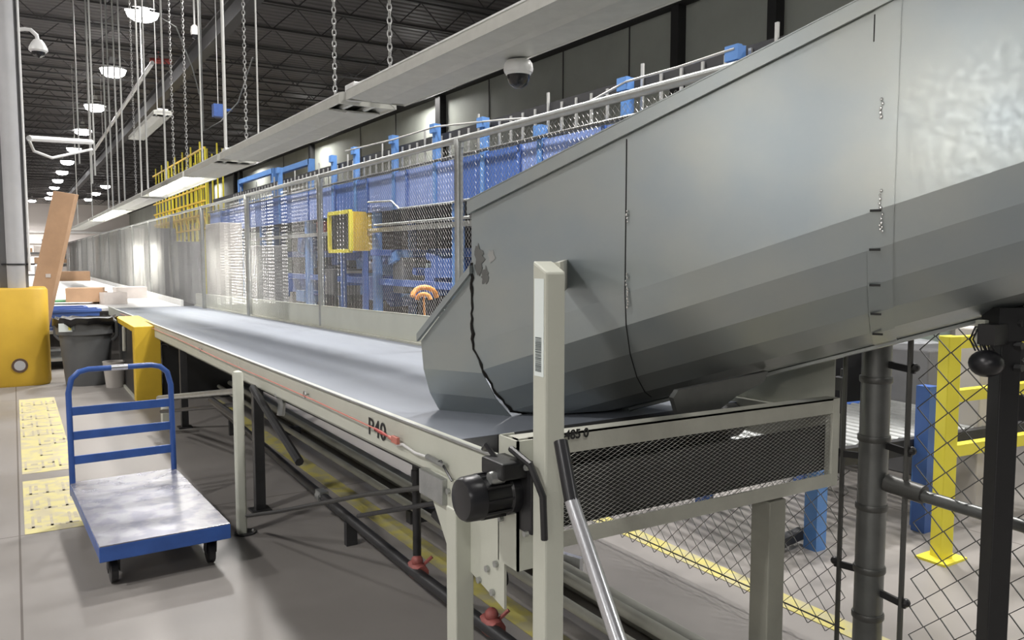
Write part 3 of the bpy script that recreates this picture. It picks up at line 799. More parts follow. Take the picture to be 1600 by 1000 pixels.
# ------------------------------------------------------------------ chain-link fence
FX = 2.70; FT = 2.375
ys = [5.05+3.02*k for k in range(0, 19)]
YC = 1.78
fence = thing('chain_link_fence', 'tall galvanized chain link fence behind the belt', 'fence', (FX, 5.05, 0))
TOP_END = 1.0
MB().tube([(FX, TOP_END-3, FT), (FX, ys[-1], FT)], .024, 10).build('top_rail', 'galv_pipe', fence, True)
for k, y in enumerate(ys):
    MB().tube([(FX, y, 0), (FX, y, FT-.01)], .032, 12).lathe((FX, y, FT-.06), [(.036, 0), (.036, .05), (.03, .07)], 12).build('fence_post', 'galv_pipe', fence, True)
mA = zigzag(3.02, 1.62, .0205, .0205, .00115, Vector((0, 1, 0)), 3).build('wire_mesh', 'galv_wire', fence, local=True)
mA.location = (0, 0, .72)
for k in range(-1, 18):
    if k == 0: continue
    c = mA.copy(); COL.objects.link(c); c.parent = fence
    c.location = (0, 3.02*k, .72)
# wider mesh low down, near the end
mB = zigzag(3.2, .70, .042, .042, .0021, Vector((0, 1, 0)), 4).build('lower_mesh', 'wire_dark', fence, local=True, label='wider wire mesh near the floor, shade put into its colour')
mB.location = (0, YC-5.05+.1, .06)
MB().tube([(FX, YC+.1, .10), (FX, 5.05, .10)], .0035, 5).build('tension_wire', 'wire_dark', fence)
# corner post of the fence below the chute
t = thing('fence_corner_post', 'thick grey pipe post with clamps below the right of the chute', 'fence post', (FX, YC, 0))
cx = onX(1365, 700, FX); YC2 = cx.y
MB().lathe((FX, YC2, 0), [(.052, 0), (.052, 1.9)], 24).build('pipe', 'pipe_grey', t, True)
for z_ in (.38, .62, .88, 1.10, 1.30, .20):
    MB().lathe((FX, YC2, z_), [(.056, -.012), (.058, -.008), (.058, .008), (.056, .012)], 24).build('clamp_band', 'wire_dark', t, True)
for z_, sg in ((.30, -1), (.36, 1), (.86, -1), (1.16, -1), (1.22, 1), (.80, 1)):
    MB().bar((FX, YC2+sg*.05, z_), (FX, YC2+sg*.15, z_-.01), .012, .025).sphere((FX, YC2+sg*.15, z_), .016).build('clamp_ear', 'black_paint', t)
for sg in (-1, 1):
    MB().tube([(FX, YC2+sg*.13, 0.03), (FX, YC2+sg*.13, 1.5)], .010, 6).build('tension_bar', 'wire_dark', t)
gate = thing('fence_gate', 'wide-meshed chain link panel with a pipe rail right of the corner post', 'fence', (FX, .2, 0))
mg = zigzag(YC2-.13+.9, 1.62, .056, .052, .0028, Vector((0, 1, 0)), 4); mg.v = [Vector((FX+p.x, -.9+p.y, .03+p.z)) for p in mg.v]
mg.build('wire_mesh', 'wire_dark', gate)
ra = onX(1400, 762, FX); rb = onX(1600, 822, FX)
dv = (rb-ra)
MB().tube([ra-dv*.05+Vector((0, .02, 0)), rb+dv*1.2], .022, 10).build('brace_rail', 'pipe_grey', gate, True)
MB().tube([(FX, YC2-.06, ra.z+.01), (FX, YC2-.2, ra.z)], .034, 10).build('rail_fitting', 'wire_dark', gate, True)
MB().tube([(FX, -.9, 0), (FX, -.9, 1.7)], .03, 10).build('fence_post', 'galv_pipe', gate, True)
# short rod with clamp left of corner post
p = onY(1318, 600, 1.95)
tag(MB().tube([(p.x, 1.95, .70), (p.x, 1.95, p.z+.06)], .013, 8).bx(p.x-.005, FX, 1.93, 1.97, p.z-.02, p.z+.03).build('tie_rod', 'dark_steel', smooth=False), 'dark upright rod clamped left of the thick pipe post', 'rod')

# black post with cable bundle at far right
bp = dep(1570, 560, 2.42); 
t = thing('black_post', 'black square post with a cable bundle below the right of the chute', 'post', (bp.x, bp.y, 0))
MB().box(bp.x, bp.y, .69, .062, .062, 1.38, Matrix.Rotation(-TH, 3, 'Z')).build('upright', 'black_paint', t, bevel=.003)
MB().box(bp.x, bp.y, .005, .14, .14, .01).build('base_plate', 'black_paint', t)
hb_ = dep(1588, 510, 2.42)
MB().box(hb_.x, hb_.y, 1.35, .16, .09, .10, Matrix.Rotation(-TH, 3, 'Z')).build('head_plate', 'black_paint', t)
sb = dep(1541, 568, 2.38)
MB().sphere(sb, .048, 16, 10, (1, 1, .85)).build('sensor_head', 'black_plastic', t, True, label='round black sensor head on the side of the post')
MB().box(*dep(1552, 522, 2.38), .08, .05, .06).build('bracket', 'black_paint', t)
for j in range(7):
    a0 = dep(1522+j*3, 545, 2.38); 
    pts = [dep(1522+j*5+random.uniform(-3, 3), 548, 2.38), dep(1519+j*4+random.uniform(-4, 4), 530, 2.38), dep(1524+j*4, 512+random.uniform(-3, 3), 2.38), dep(1540+j*3, 512+j, 2.38), dep(1556, 524+j*2, 2.38)]
    MB().tube(pts, .0028, 5).build('cable', 'black_plastic' if j % 2 else 'black_plastic', t, True)
MB().box(*dep(1536, 520, 2.44), .04, .03, .08).build('connector_block', 'cream_steel', t, bevel=.003)
for k in range(3):
    MB().lathe(dep(1592, 505+35*k, 2.38), [(.012, -.01), (.012, .01)], 6, axis='y').build('bolt', 'black_paint', t)

# ------------------------------------------------------------------ pole leaning at the front
A = dep(876, 690, 1.93); B = dep(893, 782, 1.86); Cc = dep(966, 1000, 1.70)
dirv = (Cc-B).normalized(); k = (0.0-Cc.z)/dirv.z; D = Cc+dirv*k
t = thing('pole_handle', 'silver aluminium pole with a black grip leaning against the end guard', 'pole', (D.x, D.y, 0))
MB().tube([B, Cc, D], [.0170, .0180, .0180], 16).build('tube', 'aluminium', t, True)
MB().tube([A, B.lerp(A, -.02)], .0175, 12).build('grip', 'black_plastic', t, True, label='black upper grip')

# ------------------------------------------------------------------ things under and around the belt
# floor pipe with fittings
t = thing('floor_pipe', 'dark steel air pipe lying along the floor under the belt', 'pipe', (1.6, 4, 0))
A = onZ(332, 628, .14); B = onZ(475, 752, .14); Cc = onZ(650, 895, .14); D = onZ(800, 1008, .14)
MB().tube([A, B, Cc, D, D+(D-Cc).normalized()*1.2], .026, 12).build('pipe', 'dark_steel', t, True)
for (px, py, lb) in ((652, 885, None), (768, 972, None)):
    q = onZ(px, py+6, .14); ax = (D-Cc).normalized()
    MB().tube([q-ax*.05, q-ax*.02, q+ax*.02, q+ax*.05], [.034, .040, .040, .034], 12).sphere(q+Vector((0, 0, .045)), .028, 10, 6).tube([q+Vector((0, 0, .0)), q+Vector((.06, -.03, .06))], .008, 6).build('pipe_coupling', 'red_fitting', t, True, label='reddish pipe coupling')
q = onZ(503, 775, .14)
MB().tube([q-ax*.03, q+ax*.03], .036, 12).box(q.x, q.y, q.z+.02, .05, .09, .03).build('pipe_clamp', 'galv_pipe', t, True)
for q in (A.lerp(B, .3), B.lerp(Cc, .5), D):
    MB().bx(q.x-.03, q.x+.03, q.y-.02, q.y+.02, 0, .13).build('pipe_stand', 'dark_steel', t)
# vertical pipe
q = onZ(652, 890, .14); v0 = Vector((q.x, q.y, 0)); zt = .80
tag(MB().tube([(q.x, q.y, .17), (q.x, q.y, bel(q.y).z-.14)], .019, 12).lathe((q.x, q.y, .58), [(.024, -.02), (.024, .02)], 12).build('drop_pipe', 'black_paint', smooth=True), 'black upright pipe rising from the red coupling to the belt frame', 'pipe')
# braces
def tagtube(pts, r, m_, name, lab, cat, grp=None, n=8):
    return tag(MB().tube(pts, r, n).build(name, m_, smooth=True), lab, cat, grp)
br = tagtube([dep(395, 606, 4.6), dep(468, 722, 3.9)], .022, 'dark_steel', 'brace_tube', 'dark loose tube hanging down at an angle under the belt frame', 'tube')
tagtube([dep(660, 762, 2.95), dep(575, 772, 3.4), dep(430, 800, 4.1), dep(386, 806, 4.4)], .010, 'wire_dark', 'tie_bar', 'rusty threaded bar running from the slim post to the belt leg', 'rod')
tagtube([dep(700, 783, 2.75), dep(560, 806, 3.3)], .009, 'dark_steel', 'tie_bar', 'thin dark bar behind the upright black pipe', 'rod')
tagtube([dep(680, 800, 3.0), dep(780, 900, 2.85)], .022, 'black_paint', 'brace_tube', 'black diagonal brace tube behind the near belt leg', 'tube')
tag(MB().lathe(dep(775, 903, 2.8), [(.03, -.03), (.036, -.02), (.036, .03)], 14, axis='x').lathe(dep(775, 903, 2.8)+Vector((-.035, 0, 0)), [(.02, 0), (.02, .01)], 12, axis='x').build('pipe_valve', 'black_plastic', smooth=True), 'small black round valve beside the near belt leg', 'valve')
tagtube([dep(248, 622, 7.0), dep(372, 611, 5.3)], .022, 'galv_pipe', 'cross_bar', 'long pale cross bar low under the belt, behind the cart handle', 'bar')
tagtube([dep(252, 643, 6.9), dep(372, 632, 5.4)], .015, 'dark_steel', 'cross_bar', 'lower dark cross bar under the belt behind the cart handle', 'bar')
tagtube([dep(330, 625, 5.8), dep(372, 655, 5.0)], .024, 'dark_steel', 'brace_tube', 'short dark tube sloping behind the slim post', 'tube')
tag(MB().box(*dep(262, 650, 7.1), .10, .10, .16).build('bracket_block', 'cream_dirty', bevel=.005), 'small cream block behind the cart handle under the belt', 'bracket')
q = dep(438, 632, 4.4)
tag(MB().tube([q+Vector((0, 0, .05)), q+Vector((.01, 0, 0)), q+Vector((.0, .0, -.06))], .022, 8).sphere(q+Vector((-.02, -.03, .06)), .02).build('air_fitting', 'galv_pipe', smooth=True), 'bright metal fitting hanging below the belt frame', 'fitting')
# low pipes and kerb along the fence
t = thing('kerb_pipes', 'pair of pale pipes running low along the fence under the belt', 'pipe', (2.1, 4, 0))
for (x, z_, r) in ((1.93, .09, .022), (2.05, .12, .026)):
    MB().tube([(x, .9, z_), (x, 9.5, z_)], r, 12).build('pipe', 'cream_dirty', t, True)
for y in (1.5, 4.2, 6.9, 9.2): MB().bx(1.90, 2.09, y-.03, y+.03, 0, .07).build('pipe_stand', 'dark_steel', t)
tag(MB().bx(2.14, 2.25, .5, 14, 0, .06).build('floor_kerb', 'concrete_kerb', bevel=.01), 'low concrete kerb running beside the fence foot', 'kerb')
q = onZ(888, 893, .06)
tag(MB().box(2.30, onX(892, 882, 2.30).y, onX(892, 882, 2.30).z, .03, .13, .10, Matrix.Rotation(.3, 3, 'Z')).build('metal_plate', 'aluminium', bevel=.002), 'small bright metal plate behind the silver pole', 'plate')

# ------------------------------------------------------------------ floor marks
def strip(name, x0, x1, y0, y1, m_, lab, z=.003):
    return tag(MB().bx(x0, x1, y0, y1, 0.0005, z).build(name, m_), lab, 'floor marking')
strip('floor_stripe', 1.74, 1.86, 1.2, 9.0, 'floor_tape', 'worn yellow floor stripe running under the belt beside the dark pipe')
strip('floor_stripe', 2.84, 2.96, 1.2, 4.6, 'floor_tape', 'worn yellow floor stripe on the far side of the fence')
def floorsign(x0, x1, y0, y1, lab, rows):
    t = thing('floor_sign', lab, 'floor marking', ((x0+x1)/2, (y0+y1)/2, 0))
    MB().bx(x0, x1, y0, y1, .0005, .002).build('yellow_field', 'stencil_yellow', t)
    return t
dull = mat('stencil_ghost', (.42, .375, .27), .6, 0, .15, 10)
s1 = floorsign(-.005, .33, 6.62, 10.15, 'long faded yellow floor sign with rows of worn symbols beside the cart handle', 7)
for r_ in range(8):
    yy = 6.75+r_*.42
    for k in range(3):
        if random.random() < .85:
            mb = MB(); w0 = .012+k*.11; mb.bx(w0+.0, w0+.085, yy, yy+.035, .002, .003); mb.bx(w0, w0+.015, yy, yy+.26, .002, .003)
            if random.random() < .6: mb.bx(w0+.04, w0+.085, yy+.13, yy+.17, .002, .003)
            if random.random() < .6: mb.bx(w0+.07, w0+.085, yy+.03, yy+.26, .002, .003)
            mb.build('worn_symbol', 'stencil_ghost', s1)
s2 = floorsign(-.005, .30, 5.15, 6.40, 'shorter yellow floor sign with worn symbols just left of the cart', 3)
for r_ in range(3):
    yy = 5.25+r_*.38
    for k in range(3):
        mb = MB(); w0 = .01+k*.095; mb.bx(w0, w0+.07, yy, yy+.03, .002, .003); mb.bx(w0+.02, w0+.035, yy, yy+.24, .002, .003)
        if k != 1: mb.bx(w0+.05, w0+.07, yy+.10, yy+.22, .002, .003)
        mb.build('worn_symbol', 'stencil_ghost', s2)

# ------------------------------------------------------------------ blue platform cart
cart = thing('platform_cart', 'blue platform hand cart with a worn shiny silver deck', 'cart', (.55, 4.68, 0), math.radians(2.3))
L, Wd = 1.27, .585
lb = dict(local=True)
stencil_mat('deck_worn', (.36, .36, .39), (.25, .25, .30))
dm = MAT['deck_worn']; bn = dm.node_tree.nodes['Principled BSDF']; bn.inputs['Metallic'].default_value = .5; bn.inputs['Roughness'].default_value = .27
ntx = dm.node_tree; bpn = ntx.nodes.new('ShaderNodeBump'); bpn.inputs['Strength'].default_value = .35; bpn.inputs['Distance'].default_value = .01
nn = ntx.nodes.new('ShaderNodeTexNoise'); nn.inputs['Scale'].default_value = 7; nn.inputs['Detail'].default_value = 3
tcx = ntx.nodes.new('ShaderNodeTexCoord'); ntx.links.new(tcx.outputs['Object'], nn.inputs['Vector']); ntx.links.new(nn.outputs['Fac'], bpn.inputs['Height']); ntx.links.new(bpn.outputs[0], bn.inputs['Normal'])
MB().box(0, 0, .224, Wd, L, .006).build('deck', dm, cart, bevel=.002, label='scratched silver deck sheet', **lb)
mb = MB().box(0, -L/2+.01, .185, Wd+.004, .022, .072).box(0, L/2-.01, .185, Wd+.004, .022, .072).box(-Wd/2+.008, 0, .19, .02, L, .06).box(Wd/2-.008, 0, .19, .02, L, .06)
mb.box(0, 0, .18, Wd-.05, .05, .05).build('frame', 'blue_paint', cart, bevel=.003, **lb)
def hp(zz): return L/2-.02+.03*(zz-.2)
zt = onY(190, 574, 5.30).z
pts = [(-Wd/2+.012, hp(.15), .16), (-Wd/2+.012, hp(.4), .40), (-Wd/2+.012, hp(zt-.12), zt-.13), (-Wd/2+.03, hp(zt), zt-.05), (-Wd/2+.07, hp(zt), zt-.012), (-Wd/2+.12, hp(zt), zt),
       (0, hp(zt), zt), (Wd/2-.12, hp(zt), zt), (Wd/2-.07, hp(zt), zt-.012), (Wd/2-.03, hp(zt), zt-.05), (Wd/2-.012, hp(zt-.1), zt-.13), (Wd/2-.012, hp(.4), .40), (Wd/2-.012, hp(.2), .16)]
hd = MB().tube(pts, .0165, 12).build('handle', 'blue_paint', cart, True, **lb)
for py in (636, 673, 710):
    z_ = onY(190, py, 5.30).z
    MB().box(0, hp(z_), z_, Wd-.03, .014, .050).build('crossbar', 'blue_paint', cart, bevel=.002, **lb)
ptz = [( -.05+.03*i, hp(zt), zt) for i in range(4)]
MB().tube(ptz, .0175, 12).build('worn_patch', 'aluminium', cart, True, label='bare worn metal in the middle of the handle', **lb)
for sx in (-1, 1):
    for sy in (-1, 1):
        x = sx*(Wd/2-.07); y = sy*(L/2-.11)
        c = MB().box(x, y, .150, .08, .09, .008).bar((x-.025, y, .15), (x-.025, y+.02, .06), .004, .045).bar((x+.025, y, .15), (x+.025, y+.02, .06), .004, .045).build('caster', 'dark_steel', cart, **lb)
        MB().lathe((x, y+.02, .062), [(.045, -.018), (.060, -.015), (.060, .015), (.045, .018)], 20, axis='x').build('wheel', 'black_plastic', c, True, **lb)

# ------------------------------------------------------------------ left column, guard and carton
gq = onZ(38, 602, 0)
GX, GY = gq.x-.05, gq.y+.25
t = thing('column_guard', 'tall rounded yellow plastic guard around the left column', 'column guard', (GX, GY, 0))
gh = onY(40, 450, GY-.3).z
mb = MB().lathe((GX, GY, 0), [(.33, 0), (.345, .04), (.345, gh-.03), (.325, gh), (.20, gh)], 40, sq=5); mb.build('shell', 'yellow_plastic', t, True)
ring = onY(31, 571, GY-.33)
MB().lathe((ring.x, GY-.335, ring.z), [(.060, -.022), (.085, -.022), (.085, .0)], 28, axis='y').build('grommet', 'rust', t, True, label='dark ring set in the front of the guard')
MB().lathe((ring.x, GY-.358, ring.z), [(.060, -.002), (.060, .01)], 28, axis='y').build('grommet_plate', 'column_pale', t, True)
t = thing('steel_column', 'grey steel roof column rising out of the yellow guard', 'column', (GX, GY+.02, 0))
MB().bx(GX-.15, GX+.15, GY+.12, GY+.135, .3, 8.14).bx(GX-.15, GX+.15, GY-.09, GY-.075, .3, 8.14).bx(GX-.008, GX+.008, GY-.08, GY+.12, .3, 8.14).build('web', 'column_grey', t)
pb_ = onY(24, 400, GY-.16)
MB().tube([(pb_.x, GY-.17, gh-.3), (pb_.x, GY-.17, 8.1)], .095, 16).build('downpipe', 'column_pale', t, True, label='pale round pipe strapped to the column front')
MB().tube([(GX+.165, GY-.12, gh+.2), (GX+.165, GY-.12, 8.1)], .014, 8).build('conduit', 'white_paint', t)
pz = onY(22, 413, GY-.16).z
MB().lathe((pb_.x, GY-.17, pz), [(.101, -.01), (.101, .01)], 16).bar((pb_.x-.15, GY-.09, pz), (pb_.x+.2, GY-.09, pz), .02, .02).build('pipe_strap', 'dark_steel', t)
A = onY(45, 216, GY); B = onY(143, 222, GY+1.2)
mb = MB().tube([A, B], .035, 8).tube([A+Vector((0, 0, -.02)), A+Vector((.05, .1, -.14)), A+Vector((.25, .3, -.19)), B+Vector((0, 0, -.10))], .018, 8)
mb.build('bracket_arm', 'white_paint', t, True, label='white horizontal arm reaching right from the column')
# carton leaning
c1 = dep(66, 455, 11.0); c2 = dep(100, 300, 11.0)
wv_ = RT*.15; th_ = FW.copy(); th_.z = 0; th_.normalize(); th_ *= .10
d_ = (c2-c1); c0_ = c1-d_*((c1.z-.02)/(d_.z))
top_tilt = Vector((0, 0, -.03))
P = [c0_-wv_, c0_+wv_, c2+wv_+top_tilt, c2-wv_-top_tilt*.6]
t = thing('long_carton', 'tall narrow cardboard carton leaning beside the yellow column guard', 'box', (c0_.x, c0_.y, 0))
MB().prism(P, th_).build('box', 'cardboard', t, bevel=.004)
q = c1.lerp(c2, .12)-th_*.03+RT*.05
MB().box(q.x, q.y, q.z+.05, .07, .004, .05, Matrix.Rotation(-TH, 3, 'Z')).build('label', 'carton_white', t)

# ------------------------------------------------------------------ bin
bq = onZ(140, 603, 0); BX, BY = bq.x, bq.y+.22
t = thing('trash_can', 'grey round trash can with a black liner and a pale sticker', 'trash can', (BX, BY, 0))
MB().lathe((BX, BY, 0), [(.235, 0), (.24, .02), (.295, .62), (.325, .625), (.33, .76), (.345, .765), (.345, .80), (.32, .80)], 32).build('body', 'bin_grey', t, True)
for sg in (-1, 1):
    p = Vector((BX, BY, .70))+RT*sg*.35
    MB().tube([p+Vector((0, 0, .10))-RT*sg*.03, p+RT*sg*.03+Vector((0, 0, .06)), p+RT*sg*.03+Vector((0, 0, -.10)), p-RT*sg*.03+Vector((0, 0, -.16))], .022, 8).build('side_handle', 'bin_grey', t, True)
mb = MB(); n = 36; ring1 = []; ring2 = []; ring3 = []
for k in range(n):
    a = 2*PI*k/n; j = random.uniform(-.012, .02)
    ring1.append((BX+(.36)*math.cos(a), BY+.36*math.sin(a), .73+j*2)); ring2.append((BX+(.35+j)*math.cos(a), BY+(.35+j)*math.sin(a), .815+j)); ring3.append((BX+.27*math.cos(a), BY+.27*math.sin(a), .74))
mb.add(ring1+ring2+ring3, [(k, (k+1) % n, n+(k+1) % n, n+k) for k in range(n)]+[(n+k, n+(k+1) % n, 2*n+(k+1) % n, 2*n+k) for k in range(n)]+[tuple(range(2*n, 3*n))])
mb.build('liner', 'bin_bag', t, True, solid=.003)
q = Vector((BX, BY, .72))-Vector((FW.x, FW.y, 0)).normalized()*.334-RT*.03
R3 = Matrix.Rotation(-TH+.35, 3, 'Z')
lbm = MB().box(q.x, q.y, q.z, .20, .012, .10, R3).build('sticker', 'label_paper', t)
for k in range(4):
    MB().box(*(q+RT*(-.065+.043*k)-Vector((FW.x, FW.y, 0)).normalized()*.007), .028, .003, .055, R3).build('sticker_mark', 'ink_grey' if k % 2 else 'yellow_bright', lbm)
# small pail behind cart handle
pq = onZ(182, 606, 0)
tag(MB().lathe((pq.x, pq.y+.1, 0), [(.10, 0), (.13, .30), (.135, .31), (.12, .31), (.10, .05)], 20).build('pail', 'pale_cabinet', smooth=True), 'small dirty pale pail on the floor right of the trash can', 'bucket')

# ------------------------------------------------------------------ yellow end guard of the belt
yq = onZ(230, 627, 0)
gx0 = onZ(212, 627, 0).x; gy0 = yq.y; gx1 = gx0+.26; zh = onY(225, 510, gy0).z
t = thing('yellow_guard', 'yellow boxed guard post with dark side panel below the belt edge', 'guard', (gx0, gy0, 0))
MB().bx(gx0, gx1, gy0, gy0+.16, 0, zh).build('post', 'yellow_paint', t, bevel=.006)
MB().bx(gx0-.005, gx1, gy0+.165, gy0+1.75, zh-.06, zh).build('top_cover', 'yellow_paint', t, bevel=.004)
MB().bx(gx0+.02, gx0+.05, gy0+.16, gy0+1.70, .02, zh-.06).build('side_panel', 'black_paint', t)
MB().bx(gx0, gx0+.03, gy0+.16, gy0+1.7, 0, .03).build('bottom_edge', 'cream_dirty', t)
MB().tube([(gx0+.0, gy0+.9, zh-.06), (gx0, gy0+.95, zh-.35)], .02, 8).build('hanging_strap', 'cream_dirty', t)
MB().tube([(gx1+.01, gy0+.05, zh-.2), (gx1+.07, gy0+.03, zh-.21), (gx1+.08, gy0+.02, zh-.24)], .012, 6).build('hook', 'dark_steel', t)
# dark backdrop machine under the belt, between yellow guard and fence
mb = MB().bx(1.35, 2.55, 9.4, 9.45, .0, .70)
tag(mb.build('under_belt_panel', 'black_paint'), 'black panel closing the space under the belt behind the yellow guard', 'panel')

# ------------------------------------------------------------------ tables, totes and boxes left of the belt
def box_thing(name, px, py, D, sx, sy, sz, m_, lab, cat, rz=0, onz=None, bev=.004, grp=None):
    c = dep(px, py, D)
    o = MB().box(0, 0, 0, sx, sy, sz).build(name, m_, bevel=bev); o.location = c if onz is None else (c.x, c.y, onz+sz/2); o.rotation_euler = (0, 0, rz)
    return tag(o, lab, cat, grp)
# far wide white table
tb = thing('sorting_table', 'wide bright white sorting table beyond the end of the grey belt', 'table', (.8, 16, 0))
TZ = bel(15.4).z-.02
MB().bx(-1.2, 2.6, 15.45, 44, TZ-.05, TZ).build('tabletop', 'white_paint', tb)
for x in (-1.1, .7, 2.5):
    for y in (16, 25, 34, 43): MB().bx(x-.04, x+.04, y-.04, y+.04, 0, TZ-.05).build('leg', 'galv_pipe', tb)
MB().bx(2.56, 2.6, 15.45, 44, TZ, TZ+.10).build('rear_lip', 'white_paint', tb)
box_thing('carton', 177, 463, 15.0, .40, .32, .22, 'carton_white', 'small white carton on the near edge of the white table', 'box', .2, TZ)
box_thing('carton', 203, 456, 17.2, .60, .4, .24, 'carton_white', 'pale carton lying right of the small white carton', 'box', .1, TZ)
box_thing('carton', 156, 463, 15.5, .25, .3, .22, 'cardboard', 'tiny brown carton left of the small white carton', 'box', 0, TZ)
# low rack with blue totes and green mat
rk = thing('tote_rack', 'low steel rack between yellow column guard and trash can', 'rack', (.4, 13, 0))
rc = dep(108, 505, 13.2)
for z_ in (.12, .50): MB().bx(-.55, 1.08, 12.6, 14.0, z_, z_+.04).build('shelf', 'galv_pipe', rk)
for x in (-.52, 1.05):
    for y in (12.63, 13.97): MB().bx(x-.025, x+.025, y-.025, y+.025, 0, .66).build('upright', 'galv_pipe', rk)
def tote(x, y, z_, lab, sx=.62, sy=.42, sz=.26):
    t = thing('tote_bin', lab, 'tote', (x, y, z_))
    mb = MB(); a = .04
    mb.add([(-sx/2+a, -sy/2+a, 0), (sx/2-a, -sy/2+a, 0), (sx/2-a, sy/2-a, 0), (-sx/2+a, sy/2-a, 0), (-sx/2, -sy/2, sz), (sx/2, -sy/2, sz), (sx/2, sy/2, sz), (-sx/2, sy/2, sz)],
           [(3, 2, 1, 0), (0, 1, 5, 4), (1, 2, 6, 5), (2, 3, 7, 6), (3, 0, 4, 7)])
    mb.build('body', 'tote_blue', t, local=True, solid=.006)
    mb = MB().box(0, -sy/2, sz, sx+.04, .04, .035).box(0, sy/2, sz, sx+.04, .04, .035).box(-sx/2, 0, sz, .04, sy, .035).box(sx/2, 0, sz, .04, sy, .035)
    mb.build('rim', 'tote_blue', t, local=True)
    return t
tote(-.05, 13.0, .54, 'blue plastic tote on the rack, left of two in the front')
tote(.72, 13.0, .54, 'blue plastic tote on the rack, right of two in the front')
tote(.30, 13.6, .54, 'blue plastic tote behind the two front totes', 1.2)
cb = dep(128, 464, 14.6)
t2 = thing('work_bench', 'low pale bench behind the blue totes', 'bench', (.5, 15, 0))
zc_ = dep(120, 472, 14.9).z
MB().bx(-.9, 1.0, 14.4, 15.3, zc_-.05, zc_).build('top', 'pale_cabinet', t2)
for x in (-.85, .95):
    for y in (14.45, 15.25): MB().bx(x-.03, x+.03, y-.03, y+.03, 0, zc_-.05).build('leg', 'galv_pipe', t2)
box_thing('carton', 134, 463, 15.1, .62, .5, .26, 'cardboard', 'brown open carton on the bench behind the blue totes', 'box', -.15, zc_)
box_thing('cutting_mat', 92, 466, 15.0, .7, .45, .03, 'mat_green', 'green mat on the bench behind the blue totes', 'mat', -.1, zc_)
# far background shelving and clutter seen between column and fence
for i, (px, D, wpx, hh, m_, lb_) in enumerate(((60, 40, 26, 1.9, 'machine_grey', 'distant grey shelving just right of the column'), (95, 44, 22, 2.0, 'pale_cabinet', 'distant pale storage rack behind the leaning carton'), (118, 48, 20, 2.3, 'machine_grey', 'distant grey rack right of the leaning carton'), (140, 50, 20, 1.9, 'pale_cabinet', 'distant pale rack left of the far fence end'))):
    c = dep(px, 440, D); 
    ww = wpx*D/FPX*1.3; c.x = min(c.x, 2.55-ww/2); c.y = max(c.y, 45); t = thing('storage_rack', lb_, 'rack', (c.x, c.y, 0))
    for z_ in [.1+.55*k for k in range(int(hh/.55)+1)]:
        MB().bx(c.x-ww/2, c.x+ww/2, c.y-.4, c.y+.4, z_, z_+.05).build('shelf', m_, t)
    for sx in (-1, 1):
        for sy in (-1, 1): MB().bx(c.x+sx*ww/2-.04, c.x+sx*ww/2+.04, c.y+sy*.4-.04, c.y+sy*.4+.04, 0, hh+.3).build('upright', m_, t)
    nb = 0
    for z_ in [.15+.55*k for k in range(int(hh/.55)+1)]:
        for k in range(3):
            if random.random() < .8:
                bw = ww/3*.8; bh = random.uniform(.2, .42)
                tag(MB().bx(c.x-ww/2+ww/3*k+.05, c.x-ww/2+ww/3*k+.05+bw, c.y-.35, c.y+.3, z_, z_+bh).build('carton', random.choice(['cardboard', 'carton_white', 'tote_blue', 'red_plastic', 'carton_white'])), 'small box on the distant shelving beyond the white table', 'box', 'boxes on the distant racks')
box_thing('carton', 116, 421, 30, 1.0, .6, .35, 'cardboard', 'brown box at the far end of the white table', 'box', 0, TZ)

# ================================================================== machine side beyond the fence
SX = 5.0
sm = thing('blue_sorter', 'long blue sorting machine on blue legs behind the fence', 'machine', (SX, 10, 0))
zlo, zhi = 2.28, 2.84
for k in range(14):
    y0 = 3.2+k*1.55
    MB().bx(SX, SX+.05, y0, y0+1.52, zlo, zhi).build('side_panel', 'machine_blue_pale' if k % 3 else 'machine_blue', sm)
    MB().bx(SX-.03, SX, y0-.03, y0+.03, zlo, zhi).build('panel_rib', 'machine_blue', sm)
MB().bx(SX+.05, SX+2.4, 3.2, 24.9, zlo+.02, zlo+.06).build('machine_deck', 'machine_dark', sm)
MB().tube([(SX-.06, 3.4, zhi+.02), (SX-.06, 24.9, zhi+.02)], .02, 6).build('edge_tube', 'wire_dark', sm)
MB().bx(SX-.02, SX+.03, 3.2, 24.9, 1.95, 2.02).build('lower_rail', 'galv_pipe', sm, label='thin pale rail below the blue panels')
# upper dark chain rail with pickets
zr = 3.16
MB().bx(SX+.1, SX+.2, 4.2, 24.9, zr, zr+.09).build('upper_rail', 'machine_dark', sm)
for k in range(70):
    y = 4.3+k*.26
    MB().bx(SX+.08, SX+.1, y-.015, y+.015, zr-.26, zr+(.20 if k % 6 == 0 else .06)).build('picket', 'conduit', sm)
for (px, py0) in ((1150, 72), (978, 122), (845, 196), (755, 184), (680, 194), (615, 212), (555, 230), (520, 243), (436, 262)):
    p = onX(px, py0, SX)
    MB().bx(SX-.02, SX+.06, p.y-.05, p.y+.05, zlo, p.z).box(SX-.03, p.y, p.z-.06, .05, .14, .12).build('upper_post', 'machine_blue_light', sm)
# conduit between upper posts
pl = [onX(px, py, SX-.05) for px, py in ((1148, 76), (1060, 105), (978, 128), (920, 160), (868, 183), (800, 186), (755, 190), (680, 198), (615, 218), (540, 236))]
MB().tube(pl, .012, 6).build('conduit_run', 'conduit', sm, True)
